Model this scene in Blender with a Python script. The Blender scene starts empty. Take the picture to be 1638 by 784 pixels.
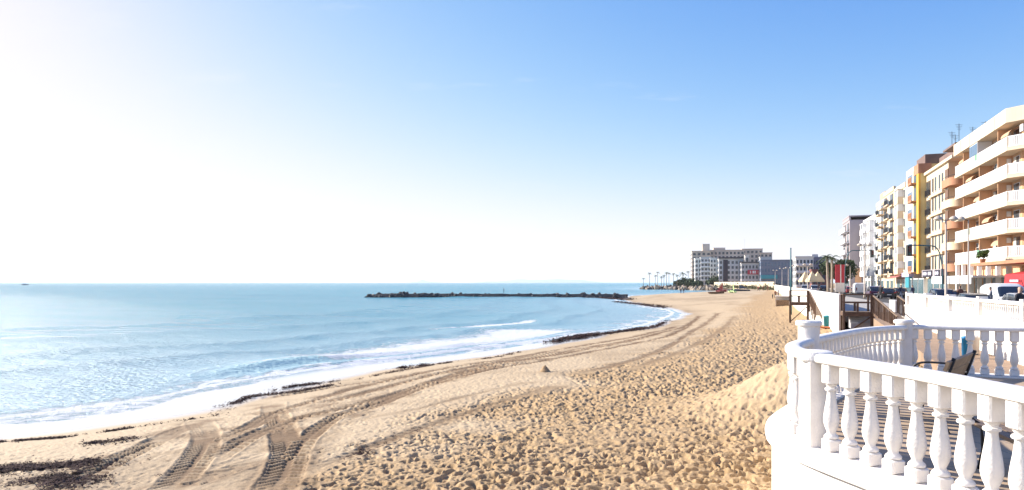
import bpy, bmesh, math, random
import numpy as np
from mathutils import Vector, Matrix
random.seed(7); RNG = np.random.default_rng(11)
R = math.radians
scene = bpy.context.scene
COL = scene.collection

# ------------------------------------------------------------------ camera
EYE = 5.0
FOC = 24.0 / 36.0 * 1638.0          # focal length in photo pixels
HX, HY = 819.0, 452.0               # principal column and horizon row
cam_d = bpy.data.cameras.new('camera')
cam_d.lens = 24.0; cam_d.sensor_width = 36.0
cam_d.shift_y = (HY - 392.0) / 1638.0
cam_d.clip_start = 0.1; cam_d.clip_end = 90000.0
cam = bpy.data.objects.new('camera', cam_d); COL.objects.link(cam)
cam.location = (0, 0, EYE); cam.rotation_euler = (R(90), 0, 0)
scene.camera = cam

# ------------------------------------------------------------------ sky, sun, exposure
SUN_AZ, SUN_EL = -59.0, 26.0        # degrees, azimuth measured from +Y towards +X
world = bpy.data.worlds.new('World'); scene.world = world; world.use_nodes = True
wn, wl = world.node_tree.nodes, world.node_tree.links
bg = wn['Background']; bg.inputs['Strength'].default_value = 0.0515
sky = wn.new('ShaderNodeTexSky'); sky.sky_type = 'NISHITA'; sky.sun_disc = False
sky.sun_elevation = R(SUN_EL); sky.sun_rotation = R(SUN_AZ)
sky.altitude = 0; sky.air_density = 0.6; sky.dust_density = 0.3; sky.ozone_density = 2.0
# thin high cirrus all over the sky
tc = wn.new('ShaderNodeTexCoord'); sep = wn.new('ShaderNodeSeparateXYZ')
wl.new(tc.outputs['Generated'], sep.inputs[0])
addz = wn.new('ShaderNodeMath'); addz.operation = 'ADD'; addz.inputs[1].default_value = 0.12
wl.new(sep.outputs['Z'], addz.inputs[0])
dx = wn.new('ShaderNodeMath'); dx.operation = 'DIVIDE'; wl.new(sep.outputs['X'], dx.inputs[0]); wl.new(addz.outputs[0], dx.inputs[1])
dy = wn.new('ShaderNodeMath'); dy.operation = 'DIVIDE'; wl.new(sep.outputs['Y'], dy.inputs[0]); wl.new(addz.outputs[0], dy.inputs[1])
cmb = wn.new('ShaderNodeCombineXYZ'); wl.new(dx.outputs[0], cmb.inputs[0]); wl.new(dy.outputs[0], cmb.inputs[1])
mp = wn.new('ShaderNodeMapping'); mp.inputs['Scale'].default_value = (0.8, 2.1, 1); mp.inputs['Location'].default_value = (3.3, 1.7, 0)
wl.new(cmb.outputs[0], mp.inputs[0])
cn = wn.new('ShaderNodeTexNoise'); cn.inputs['Scale'].default_value = 1.1; cn.inputs['Detail'].default_value = 7; cn.inputs['Roughness'].default_value = 0.6
wl.new(mp.outputs[0], cn.inputs['Vector'])
cr = wn.new('ShaderNodeValToRGB'); cr.color_ramp.elements[0].position = 0.60; cr.color_ramp.elements[0].color = (0, 0, 0, 1)
cr.color_ramp.elements[1].position = 0.82; cr.color_ramp.elements[1].color = (0.55, 0.55, 0.55, 1)
wl.new(cn.outputs[0], cr.inputs[0])
# the whole sky gets the contrast and soft highlight shoulder of the photograph: 1 - exp(-k c^g) in each channel
sp = wn.new('ShaderNodeSeparateColor'); cc = wn.new('ShaderNodeCombineColor'); wl.new(sky.outputs[0], sp.inputs[0])
for i, (k, g) in enumerate(((.25, 1.95), (.285, 1.46), (.62, 1.15))):
    m0 = wn.new('ShaderNodeMath'); m0.operation = 'POWER'; m0.inputs[1].default_value = g; wl.new(sp.outputs[i], m0.inputs[0])
    m1 = wn.new('ShaderNodeMath'); m1.operation = 'MULTIPLY'; m1.inputs[1].default_value = -k; wl.new(m0.outputs[0], m1.inputs[0])
    m2 = wn.new('ShaderNodeMath'); m2.operation = 'EXPONENT'; wl.new(m1.outputs[0], m2.inputs[0])
    m3 = wn.new('ShaderNodeMath'); m3.operation = 'SUBTRACT'; m3.inputs[0].default_value = 1.0; wl.new(m2.outputs[0], m3.inputs[1])
    m4 = wn.new('ShaderNodeMath'); m4.operation = 'MULTIPLY'; m4.inputs[1].default_value = 10.0; wl.new(m3.outputs[0], m4.inputs[0])
    wl.new(m4.outputs[0], cc.inputs[i])
cmix = wn.new('ShaderNodeMix'); cmix.data_type = 'RGBA'
wl.new(cr.outputs[0], cmix.inputs['Factor']); wl.new(cc.outputs[0], cmix.inputs['A']); cmix.inputs['B'].default_value = (9.2, 9.4, 9.8, 1)
wl.new(cmix.outputs['Result'], bg.inputs['Color'])

sun_d = bpy.data.lights.new('sun', 'SUN'); sun_d.energy = 4.8; sun_d.angle = R(0.53); sun_d.color = (1.0, 0.94, 0.85)
sun = bpy.data.objects.new('sun', sun_d); COL.objects.link(sun)
to_sun = Vector((math.sin(R(SUN_AZ)) * math.cos(R(SUN_EL)), math.cos(R(SUN_AZ)) * math.cos(R(SUN_EL)), math.sin(R(SUN_EL))))
sun.rotation_euler = to_sun.to_track_quat('Z', 'Y').to_euler()
vs = scene.view_settings
vs.view_transform = 'Standard'; vs.look = 'None'; vs.gamma = 1.0; vs.use_curve_mapping = False; vs.exposure = 1.0
scene.render.engine = 'CYCLES'
scene.cycles.use_denoising = True; scene.cycles.max_bounces = 6; scene.cycles.diffuse_bounces = 3
scene.cycles.volume_bounces = 1; scene.cycles.caustics_reflective = False; scene.cycles.caustics_refractive = False

# ------------------------------------------------------------------ helpers
def at_depth(px, py, d):            # photo pixel at a given distance ahead -> point
    return Vector(((px - HX) / FOC * d, d, EYE + (HY - py) / FOC * d))
def on_level(px, py, z):            # photo pixel on a level surface
    d = (EYE - z) * FOC / (py - HY)
    return Vector(((px - HX) / FOC * d, d, z))

MATS = {}
def mat(name, col, rough=0.8, var=0.0, scale=3.0, bump=0.0, bscale=40.0, metal=0.0, spec=0.5, transm=0.0, coat=0.0, stain=0.0):
    if name in MATS: return MATS[name]
    m = bpy.data.materials.new(name); m.use_nodes = True
    n, l = m.node_tree.nodes, m.node_tree.links
    b = n['Principled BSDF']
    b.inputs['Base Color'].default_value = (*col, 1); b.inputs['Roughness'].default_value = rough
    b.inputs['Metallic'].default_value = metal; b.inputs['Specular IOR Level'].default_value = spec
    b.inputs['Transmission Weight'].default_value = transm; b.inputs['Coat Weight'].default_value = coat
    if var > 0 or bump > 0 or stain > 0:
        t = n.new('ShaderNodeTexCoord')
        if var > 0:
            nz = n.new('ShaderNodeTexNoise'); nz.inputs['Scale'].default_value = scale; nz.inputs['Detail'].default_value = 6
            l.new(t.outputs['Object'], nz.inputs['Vector'])
            rp = n.new('ShaderNodeValToRGB')
            rp.color_ramp.elements[0].position = 0.3; rp.color_ramp.elements[1].position = 0.7
            rp.color_ramp.elements[0].color = (*[c * (1 - var) for c in col], 1)
            rp.color_ramp.elements[1].color = (*[min(1, c * (1 + var)) for c in col], 1)
            l.new(nz.outputs[0], rp.inputs[0]); out = rp.outputs[0]
            if stain > 0:               # rain streaks
                mm = n.new('ShaderNodeMapping'); mm.inputs['Scale'].default_value = (2.5, 2.5, 0.25); l.new(t.outputs['Object'], mm.inputs[0])
                n2 = n.new('ShaderNodeTexNoise'); n2.inputs['Scale'].default_value = 2.0; n2.inputs['Detail'].default_value = 5; l.new(mm.outputs[0], n2.inputs['Vector'])
                r2 = n.new('ShaderNodeValToRGB'); r2.color_ramp.elements[0].position = 0.55; r2.color_ramp.elements[0].color = (0, 0, 0, 1)
                r2.color_ramp.elements[1].position = 0.8; r2.color_ramp.elements[1].color = (stain, stain, stain, 1); l.new(n2.outputs[0], r2.inputs[0])
                mx = n.new('ShaderNodeMix'); mx.data_type = 'RGBA'; l.new(r2.outputs[0], mx.inputs['Factor']); l.new(out, mx.inputs['A'])
                mx.inputs['B'].default_value = (col[0] * .45, col[1] * .42, col[2] * .38, 1); out = mx.outputs['Result']
            l.new(out, b.inputs['Base Color'])
        if bump > 0:
            n3 = n.new('ShaderNodeTexNoise'); n3.inputs['Scale'].default_value = bscale; n3.inputs['Detail'].default_value = 4
            l.new(t.outputs['Object'], n3.inputs['Vector'])
            bp = n.new('ShaderNodeBump'); bp.inputs['Strength'].default_value = bump; bp.inputs['Distance'].default_value = 0.02
            l.new(n3.outputs[0], bp.inputs['Height']); l.new(bp.outputs[0], b.inputs['Normal'])
    MATS[name] = m; return m

def tag(o, label=None, cat=None, group=None, kind=None):
    if label: o['label'] = label
    if cat: o['category'] = cat
    if group: o['group'] = group
    if kind: o['kind'] = kind
    return o
def empty(name, loc=(0, 0, 0), rz=0.0, label=None, cat=None, group=None):
    o = bpy.data.objects.new(name, None); COL.objects.link(o)
    o.location = loc; o.rotation_euler = (0, 0, rz); o.empty_display_size = 0.3
    return tag(o, label, cat, group)
def link(name, me, parent=None, loc=(0, 0, 0), rot=(0, 0, 0)):
    o = bpy.data.objects.new(name, me); COL.objects.link(o)
    o.location = loc; o.rotation_euler = rot
    if parent is not None: o.parent = parent
    return o
def mesh(name, verts, faces, m=None, smooth=False):
    me = bpy.data.meshes.new(name); me.from_pydata([tuple(v) for v in verts], [], [tuple(f) for f in faces]); me.update()
    if m: me.materials.append(m)
    if smooth: me.polygons.foreach_set('use_smooth', [True] * len(me.polygons))
    return me
BOXES = {}
def box_mesh(sx, sy, sz, m):
    k = (round(sx, 3), round(sy, 3), round(sz, 3), m.name)
    if k not in BOXES:
        a, b, c = sx / 2, sy / 2, sz / 2
        v = [(-a, -b, -c), (a, -b, -c), (a, b, -c), (-a, b, -c), (-a, -b, c), (a, -b, c), (a, b, c), (-a, b, c)]
        f = [(0, 3, 2, 1), (4, 5, 6, 7), (0, 1, 5, 4), (1, 2, 6, 5), (2, 3, 7, 6), (3, 0, 4, 7)]
        BOXES[k] = mesh('box', v, f, m)
    return BOXES[k]
def box(name, parent, x, y, z, m, rot=(0, 0, 0)):
    """x, y, z are (low, high) spans in the parent's space"""
    return link(name, box_mesh(abs(x[1] - x[0]), abs(y[1] - y[0]), abs(z[1] - z[0]), m), parent,
                ((x[0] + x[1]) / 2, (y[0] + y[1]) / 2, (z[0] + z[1]) / 2), rot)
class MB:                           # collects geometry for ONE mesh
    def __init__(s): s.v = []; s.f = []
    def add(s, v, f):
        o = len(s.v); s.v += [tuple(p) for p in v]; s.f += [tuple(i + o for i in q) for q in f]; return s
    def box(s, x, y, z):
        v = [(x[i], y[j], z[k]) for k in (0, 1) for j in (0, 1) for i in (0, 1)]
        return s.add(v, [(0, 2, 3, 1), (4, 5, 7, 6), (0, 1, 5, 4), (1, 3, 7, 5), (3, 2, 6, 7), (2, 0, 4, 6)])
    def tube(s, pts, rad, n=8, cap=True):
        pts = [Vector(p) for p in pts]; k = len(pts)
        rad = [rad] * k if not hasattr(rad, '__len__') else rad
        rings = []; ref = Vector((0, 0, 1))
        for i, p in enumerate(pts):
            d = (pts[min(i + 1, k - 1)] - pts[max(i - 1, 0)]).normalized()
            r = ref if abs(d.dot(ref)) < 0.95 else Vector((1, 0, 0))
            u = d.cross(r).normalized(); w = u.cross(d).normalized()
            rings.append([p + (u * math.cos(2 * math.pi * j / n) + w * math.sin(2 * math.pi * j / n)) * rad[i] for j in range(n)])
        v = [q for r in rings for q in r]; f = []
        for i in range(k - 1):
            for j in range(n): f.append((i * n + j, i * n + (j + 1) % n, (i + 1) * n + (j + 1) % n, (i + 1) * n + j))
        if cap: f.append(tuple(range(n))[::-1]); f.append(tuple((k - 1) * n + j for j in range(n)))
        return s.add(v, f)
    def lathe(s, prof, n=16, c=(0, 0, 0)):
        v = []; f = []
        for r, z in prof:
            v += [(c[0] + r * math.cos(2 * math.pi * j / n), c[1] + r * math.sin(2 * math.pi * j / n), c[2] + z) for j in range(n)]
        k = len(prof)
        for i in range(k - 1):
            for j in range(n): f.append((i * n + j, i * n + (j + 1) % n, (i + 1) * n + (j + 1) % n, (i + 1) * n + j))
        f.append(tuple(range(n))[::-1]); f.append(tuple((k - 1) * n + j for j in range(n)))
        return s.add(v, f)
    def bar(s, a, b, w, h=None):     # rectangular bar between two points
        a, b = Vector(a), Vector(b); h = h or w; d = (b - a).normalized()
        up = Vector((0, 0, 1)) if abs(d.z) < 0.95 else Vector((1, 0, 0))
        u = d.cross(up).normalized() * w / 2; q = u.cross(d).normalized() * h / 2
        v = [a - u - q, a + u - q, a + u + q, a - u + q, b - u - q, b + u - q, b + u + q, b - u + q]
        return s.add(v, [(0, 1, 2, 3), (4, 7, 6, 5), (0, 4, 5, 1), (1, 5, 6, 2), (2, 6, 7, 3), (3, 7, 4, 0)])
    def mesh(s, name, m, smooth=False): return mesh(name, s.v, s.f, m, smooth)
    def build(s, name, m, parent=None, smooth=False, loc=(0, 0, 0), rot=(0, 0, 0)):
        return link(name, s.mesh(name, m, smooth), parent, loc, rot)
def copy_tree(o, parent=None):
    c = o.copy(); COL.objects.link(c)
    if parent is not None: c.parent = parent
    for ch in list(o.children): copy_tree(ch, c)
    return c

# numpy noise
def _hash(ix, iy, seed):
    h = (ix.astype(np.int64) * 374761393 + iy.astype(np.int64) * 668265263 + seed * 1442695041) & 0x7fffffff
    h = ((h ^ (h >> 13)) * 1274126177) & 0x7fffffff
    h = ((h ^ (h >> 16)) * 668265263) & 0x7fffffff
    return ((h ^ (h >> 15)) & 0xffff) / 65535.0
def vnoise(x, y, seed=0):
    ix, iy = np.floor(x), np.floor(y); fx, fy = x - ix, y - iy
    fx = fx * fx * fx * (fx * (fx * 6 - 15) + 10); fy = fy * fy * fy * (fy * (fy * 6 - 15) + 10)
    a = _hash(ix, iy, seed); b = _hash(ix + 1, iy, seed); c = _hash(ix, iy + 1, seed); d = _hash(ix + 1, iy + 1, seed)
    return (a + (b - a) * fx) * (1 - fy) + (c + (d - c) * fx) * fy
def fbm(x, y, seed=0, oct=4):
    t = 0; a = 0.5
    for i in range(oct):
        t = t + a * vnoise(x, y, seed + i * 17); x = x * 2.03 + 5.1; y = y * 2.03 - 3.7; a *= 0.5
    return t / (1 - 0.5 ** oct)
def pits(x, y, cell, rad, seed, elong=1.6):
    """scattered oval dents (footprints): 1 in the dent centre, 0 away, slightly negative on the rim"""
    gx, gy = x / cell, y / cell; ix, iy = np.floor(gx), np.floor(gy); best = np.zeros_like(x)
    for ox in (-1, 0, 1):
        for oy in (-1, 0, 1):
            jx, jy = ix + ox, iy + oy
            dxx = (gx - (jx + _hash(jx, jy, seed))) * cell; dyy = (gy - (jy + _hash(jx, jy, seed + 1))) * cell
            an = _hash(jx, jy, seed + 2) * math.pi; ca, sa = np.cos(an), np.sin(an)
            rr = rad * (0.6 + 0.8 * _hash(jx, jy, seed + 3))
            u = (dxx * ca + dyy * sa) / (rr * elong); v = (-dxx * sa + dyy * ca) / rr
            q = u * u + v * v; w = np.exp(-q ** 3.2) * (_hash(jx, jy, seed + 5) > .1) - 0.12 * np.exp(-((np.sqrt(q) - 1.45) / 0.35) ** 2)
            best = best + w * (0.5 + 0.7 * _hash(jx, jy, seed + 4))
    return best
def poly_dist(x, y, P):
    """distance to a polyline, arc length at the nearest point, signed side (+ = right of travel)"""
    best = np.full(x.shape, 1e9); arc = np.zeros_like(x); side = np.zeros_like(x); L = 0.0
    for (ax, ay), (bx, by) in zip(P[:-1], P[1:]):
        ex, ey = bx - ax, by - ay; ll = ex * ex + ey * ey; l = math.sqrt(ll)
        t = np.clip(((x - ax) * ex + (y - ay) * ey) / ll, 0, 1)
        qx, qy = x - ax - t * ex, y - ay - t * ey; d = np.hypot(qx, qy); k = d < best
        best = np.where(k, d, best); arc = np.where(k, L + t * l, arc); side = np.where(k, (qx * ey - qy * ex) / l, side); L += l
    return best, arc, side
def inside(x, y, P):
    r = np.zeros(x.shape, bool); n = len(P)
    for i in range(n):
        (ax, ay), (bx, by) = P[i], P[(i + 1) % n]
        c = ((ay > y) != (by > y)); 
        with np.errstate(divide='ignore', invalid='ignore'):
            xi = (bx - ax) * (y - ay) / (by - ay + 1e-12) + ax
        r ^= c & (x < xi)
    return r
def smooth_line(P, n=6):
    out = []; P = [Vector(p) for p in P]
    for i in range(len(P) - 1):
        p0, p1, p2, p3 = P[max(i - 1, 0)], P[i], P[i + 1], P[min(i + 2, len(P) - 1)]
        for k in range(n):
            t = k / n
            out.append(0.5 * ((2 * p1) + (p2 - p0) * t + (2 * p0 - 5 * p1 + 4 * p2 - p3) * t * t + (3 * p1 - p0 - 3 * p2 + p3) * t ** 3))
    out.append(P[-1]); return out

# ------------------------------------------------------------------ shoreline and beach height
shore_px = [(0, 674), (100, 662), (200, 648), (330, 622), (430, 603), (520, 589), (650, 574), (780, 558), (870, 546), (930, 534), (1000, 526),
            (1050, 515), (1078, 500), (1045, 492), (1005, 485), (985, 480), (995, 476.5), (1000, 474), (1040, 472), (1090, 470.5),
            (1130, 468.5), (1150, 466), (1110, 464.5), (1060, 463.5), (1025, 462.2)]
SH = [(-140, -40), (-70, -8), (-40, 11), (-25, 20)] + [tuple(on_level(px, py, 0)[:2]) for px, py in shore_px] + [(125, 640), (200, 900), (420, 1400), (900, 2200)]
SH = [tuple(p) for p in smooth_line([(x, y, 0) for x, y in SH], 3)]; SH = [(p[0], p[1]) for p in SH]
LAND = SH + [(4000, 2200), (4000, -300), (-140, -300)]
def shore_s(x, y):
    d, arc, _ = poly_dist(x, y, SH); ins = inside(x, y, LAND)
    return np.where(ins, d, -d), arc
ARC_L = float(shore_s(np.array([on_level(430, 603, 0).x]), np.array([on_level(430, 603, 0).y]))[1][0])
def beach_z(s): return np.interp(s, [-60, -8, 0, 6, 9, 20, 32, 60, 90], [-5, -0.7, 0, 0.33, 0.60, 1.36, 1.95, 2.4, 2.6])
def ground_at(px, py):              # where a photo pixel meets the smooth beach
    z = 1.0
    for _ in range(12):
        p = on_level(px, py, z); s, _a = shore_s(np.array([p.x]), np.array([p.y])); z = 0.5 * z + 0.5 * float(beach_z(s)[0])
    return (p.x, p.y)

# tracks of the beach-cleaning tractor (width, depth, lug spacing)
def trk(pts, w=0.7, dep=0.085, lug=0.42, lugs=0.05):
    P = [ground_at(*p) for p in pts]; P = smooth_line([(a, b, 0) for a, b in P], 5)
    return ([(p[0], p[1]) for p in P], w, dep, lug, lugs)
TRACKS = [
    trk([(60, 800), (140, 762), (220, 722), (275, 695), (310, 682)], .70, .12, .33, .085),
    trk([(255, 800), (295, 760), (325, 722), (330, 695), (318, 676)], .72, .11, .30, .055),
    trk([(428, 800), (455, 760), (463, 725), (452, 690), (438, 655), (438, 645)], .78, .12, .30, .06),
    trk([(332, 716), (400, 684), (440, 658), (500, 640), (560, 622), (660, 600), (760, 582), (860, 565), (960, 548), (1040, 533), (1085, 520)], .6, .09, .42, .06),
    trk([(338, 742), (400, 702), (440, 684), (490, 667), (560, 650), (640, 628), (720, 602), (800, 583), (900, 566), (1000, 547), (1090, 524), (1120, 505)], .65, .10, .42, .07),
    trk([(468, 742), (490, 705), (540, 668), (600, 645), (680, 615), (780, 590), (880, 573)], .6, .11, .42, .08),
    trk([(240, 800), (310, 775), (390, 748), (450, 728)], .6, .08, .5, .10),
    trk([(360, 640), (440, 634), (540, 618), (620, 606), (720, 589)], .4, .07, .42, .06),
    trk([(500, 650), (580, 628), (680, 603), (780, 584), (880, 567), (980, 549), (1060, 533)], .6, .10, .42, .06),
    trk([(470, 650), (560, 632), (640, 612), (740, 590), (840, 571), (930, 556)], .55, .10, .42, .06),
    trk([(560, 668), (640, 634), (720, 608), (800, 590), (900, 572), (1000, 553), (1080, 533), (1110, 512)], .5, .10, .42, .06),
    trk([(600, 672), (680, 652), (760, 632), (860, 610)], .35, .05, .4, .04),
    trk([(470, 770), (600, 715), (700, 678), (800, 645), (900, 617)], .45, .06, .4, .05),
    trk([(930, 600), (1000, 580), (1070, 555), (1110, 528), (1150, 500)], .6, .07, .6, .04),
    trk([(1010, 592), (1100, 558), (1150, 530), (1175, 505)], .5, .05, .6, .04),
]
SMOOTH_EDGE = [ground_at(*p) for p in [(330, 830), (480, 750), (570, 712), (640, 690), (760, 645), (870, 610), (1000, 580), (1080, 555), (1130, 525), (1170, 495), (1190, 480)]]

def terrain(x, y):
    """height, dampness, wetness of the beach"""
    s, arc = shore_s(x, y)
    z = beach_z(s)
    r = np.hypot(x, y); near = np.clip(1.25 - r / 160.0, 0.0, 1)
    z = z + (fbm(x / 9, y / 9, 3, 3) - .5) * 0.22 * np.clip((s - 2) / 10, 0, 1)
    _, _, side = poly_dist(x, y, SMOOTH_EDGE)
    foot = np.clip((side + (fbm(x / 3.5, y / 3.5, 8, 3) - .5) * 5.5) / 2.2, 0, 1)
    foot = foot * np.clip((s - 6) / 6, 0, 1)
    pebb = np.clip(0.26 + foot, 0, 1) * np.clip((s - 6.2) / 2, 0, 1)
    rel = -0.074 * pits(x, y, .25, .060, 21, 1.8) - 0.036 * pits(x, y, .15, .038, 31, 1.8) - 0.045 * pits(x + 0.3 * y, y, .55, .1, 41)
    rel = rel + (fbm(x / .3, y / .3, 51, 3) - .5) * 0.045 + (fbm(x / 1.9, y / 1.9, 57, 3) - .5) * 0.08
    rel = rel * np.clip(.25 + 1.5 * fbm(x / 2.2, y / 2.2, 63, 3), .35, 1.5)
    trd = np.zeros_like(x); tz = np.zeros_like(x); bm = np.zeros_like(x); lz = np.zeros_like(x); lgm = np.zeros_like(x); sft = np.zeros_like(x)
    for P, w, dep, lug, lugs in TRACKS:
        xs = [p[0] for p in P]; ys = [p[1] for p in P]
        k = (x > min(xs) - 2) & (x < max(xs) + 2) & (y > min(ys) - 2) & (y < max(ys) + 2)
        if not k.any(): continue
        d, a, sd = poly_dist(x[k], y[k], P)
        h = w / 2; u = (d + .05 * (fbm(x[k] / .35, y[k] / .35, 79, 2) - .5)) / h
        LT = sum(math.hypot(x1 - x0, y1 - y0) for (x0, y0), (x1, y1) in zip(P[:-1], P[1:]))
        body = np.clip((1.12 - u) / 0.26, 0, 1) * np.clip(a / 2.2 + .5 * (fbm(x[k] / .4, y[k] / .4, 80, 3) - .5), 0, 1) * np.clip((LT - a) / 4.0 + .9 * (fbm(x[k] / .5, y[k] / .5, 81, 3) - .5), 0, 1)
        wear = np.clip(1.9 * fbm(a / 2.3, a * 0 + lug * 9, 71, 3) - .35, 0, 1.1)
        ph = (a + np.abs(sd) * 0.7) / lug; lg = np.clip((.27 - np.abs((ph % 1.0) - .5)) / .08, 0, 1) * (u < 1.0) * np.clip((u - .1) / .15, 0, 1)
        berm = np.exp(-((u - 1.2) / 0.13) ** 2) * dep * .2 * np.clip(2.2 * fbm(x[k] / .45, y[k] / .45, 77, 3) - .5, 0, 1)
        over = body > 0.3
        lz[k] = np.where(over, 1.15 * lugs * lg * wear, lz[k] * (1 - body)); lgm[k] = np.where(over, lg * wear, lgm[k] * (1 - body))
        tz[k] = np.minimum(tz[k], -dep * .62 * body); bm[k] = np.maximum(bm[k], berm); sft[k] = np.maximum(sft[k], np.clip(1.5 - u / 2.2, 0, 1) * min(1, dep / .09)); trd[k] = np.maximum(trd[k], min(1, dep / .09) * body * (0.7 + 0.3 * fbm(x[k] / .6, y[k] / .6, 78, 2)))
        pebb[k] = pebb[k] * (1 - 0.85 * np.clip((1.5 - u) / .4, 0, 1))
    tz = tz + lz * np.clip(trd * 1.4, 0, 1) + bm * (1 - np.clip(trd * 1.6, 0, 1))
    m = np.exp(-(((x - 8.0) / 2.3) ** 2 + ((y - 17.6) / 2.3) ** 2))
    pebb = pebb * (1 - .45 * np.clip(m * 2, 0, 1))
    z = z + rel * pebb * near + tz * np.clip(1.4 - r / 90, 0.15, 1)
    # wind-blown heap of sand against the terrace
    foot = foot * (1 - np.clip(m * 1.6, 0, .85)); z = z + 1.45 * m * (1 + 0.05 * np.sin((x * 1.6 + y * 1.4) * 3.2 + 5 * fbm(x, y, 5, 3)))
    damp = np.clip(trd * 1.35 * (1.0 - .72 * lgm), 0, 1)
    damp = np.maximum(damp,   .8 * sft * np.clip((fbm(x / .9, y / .9, 97, 4) - .36) * 3.5, 0, 1))
    damp = np.maximum(damp, 0.35 * np.clip((fbm(x / 6, y / 6, 91, 4) - .52) * 6, 0, 1) * (1 - foot))
    damp = np.maximum(damp, 0.5 * np.clip(1 - (s - 2.6) / 3.0, 0, 1) * np.clip(fbm(x / 2, y / 2, 93, 3) * 2 - .4, 0, 1))
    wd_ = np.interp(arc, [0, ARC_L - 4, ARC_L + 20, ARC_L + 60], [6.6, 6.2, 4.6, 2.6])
    wet_sheen = np.clip((wd_ + 2.0 * (fbm(arc / 7, arc * 0, 95, 3) - .5) - s) / 1.3, 0, 1)
    return z, damp, wet_sheen, foot, s

def set_attr(me, name, arr):
    a = me.attributes.new(name, 'FLOAT', 'POINT'); a.data.foreach_set('value', arr.astype(np.float32))
def polar_grid(rows_dy, hh, ta):
    rr = hh * FOC / rows_dy
    T, D = np.meshgrid(ta, rr); return T * D, D
def grid_mesh(name, X, Y, Z, keep):
    nr, nc = X.shape
    idx = np.arange(nr * nc).reshape(nr, nc)
    q = np.stack([idx[:-1, :-1], idx[:-1, 1:], idx[1:, 1:], idx[1:, :-1]], -1)
    kq = keep[:-1, :-1] | keep[:-1, 1:] | keep[1:, 1:] | keep[1:, :-1]
    q = q[kq]; used = np.zeros(nr * nc, bool); used[q.ravel()] = True
    remap = np.cumsum(used) - 1; q = remap[q]
    V = np.stack([X.ravel(), Y.ravel(), Z.ravel()], -1)[used]
    me = bpy.data.meshes.new(name); me.vertices.add(len(V)); me.vertices.foreach_set('co', V.astype(np.float32).ravel())
    me.loops.add(q.size); me.loops.foreach_set('vertex_index', q.ravel().astype(np.int32))
    me.polygons.add(len(q)); me.polygons.foreach_set('loop_start', np.arange(0, q.size, 4, dtype=np.int32))
    me.update(calc_edges=True); me.validate()
    me.polygons.foreach_set('use_smooth', np.ones(len(me.polygons), bool))
    return me, used

def nodes_of(name):
    m = bpy.data.materials.new(name); m.use_nodes = True; MATS[name] = m
    return m, m.node_tree.nodes, m.node_tree.links, m.node_tree.nodes['Principled BSDF']
def ramp(n, l, src, a, b, ca=(0, 0, 0, 1), cb=(1, 1, 1, 1)):
    r = n.new('ShaderNodeValToRGB'); r.color_ramp.elements[0].position = a; r.color_ramp.elements[1].position = b
    r.color_ramp.elements[0].color = ca; r.color_ramp.elements[1].color = cb; l.new(src, r.inputs[0]); return r.outputs[0]
def mixc(n, l, fac, a, b, typ='MIX'):
    x = n.new('ShaderNodeMix'); x.data_type = 'RGBA'; x.blend_type = typ
    for s, i in ((fac, 'Factor'), (a, 'A'), (b, 'B')):
        if isinstance(s, (int, float)): x.inputs[i].default_value = s
        elif isinstance(s, tuple): x.inputs[i].default_value = s
        else: l.new(s, x.inputs[i])
    return x.outputs['Result']
def mth(n, l, op, a, b=None):
    x = n.new('ShaderNodeMath'); x.operation = op
    for i, s in enumerate((a, b)):
        if s is None: continue
        if isinstance(s, (int, float)): x.inputs[i].default_value = s
        else: l.new(s, x.inputs[i])
    return x.outputs[0]
def attr(n, name):
    a = n.new('ShaderNodeAttribute'); a.attribute_name = name; return a.outputs['Fac']

# sand material
M_SAND, n, l, b = nodes_of('sand')
t = n.new('ShaderNodeTexCoord').outputs['Object']
def nz(scale, det=5, vec=None, rough=.55):
    x = n.new('ShaderNodeTexNoise'); x.inputs['Scale'].default_value = scale; x.inputs['Detail'].default_value = det; x.inputs['Roughness'].default_value = rough
    l.new(vec or t, x.inputs['Vector']); return x.outputs[0]
dry = mixc(n, l, ramp(n, l, nz(1.1, 6), .3, .7), (.41, .27, .13, 1), (.505, .35, .188, 1))
dry = mixc(n, l, ramp(n, l, nz(22, 4), .35, .75), dry, (.36, .225, .105, 1))
foot_a = attr(n, 'foot')
dry = mixc(n, l, mth(n, l, 'MULTIPLY', mth(n, l, 'SUBTRACT', 1.0, foot_a), 0.62), dry, (.57, .44, .28, 1))
dampc = mixc(n, l, ramp(n, l, nz(6, 4), .3, .7), (.15, .082, .034, 1), (.21, .122, .054, 1))
c1 = mixc(n, l, attr(n, 'damp'), dry, dampc)
c2 = mixc(n, l, attr(n, 'wet_sheen'), c1, (.56, .54, .54, 1))  # wet strip: pale tone paints the reflected sky into the sand colour
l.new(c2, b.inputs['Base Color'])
l.new(ramp(n, l, attr(n, 'wet_sheen'), 0.15, .8, (.9, .9, .9, 1), (.12, .12, .12, 1)), b.inputs['Roughness'])
b.inputs['Specular IOR Level'].default_value = .4; l.new(attr(n, 'wet_sheen'), b.inputs['Coat Weight']); b.inputs['Coat Roughness'].default_value = .10
bp = n.new('ShaderNodeBump'); bp.inputs['Distance'].default_value = .035
l.new(mth(n, l, 'MULTIPLY', mth(n, l, 'SUBTRACT', 1.0, attr(n, 'wet_sheen')), 0.6), bp.inputs['Strength'])
l.new(mth(n, l, 'ADD', mth(n, l, 'MULTIPLY', nz(9, 6, None, .65), 1.0), mth(n, l, 'MULTIPLY', nz(55, 3), .3)), bp.inputs['Height'])
l.new(bp.outputs[0], b.inputs['Normal'])

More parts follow.
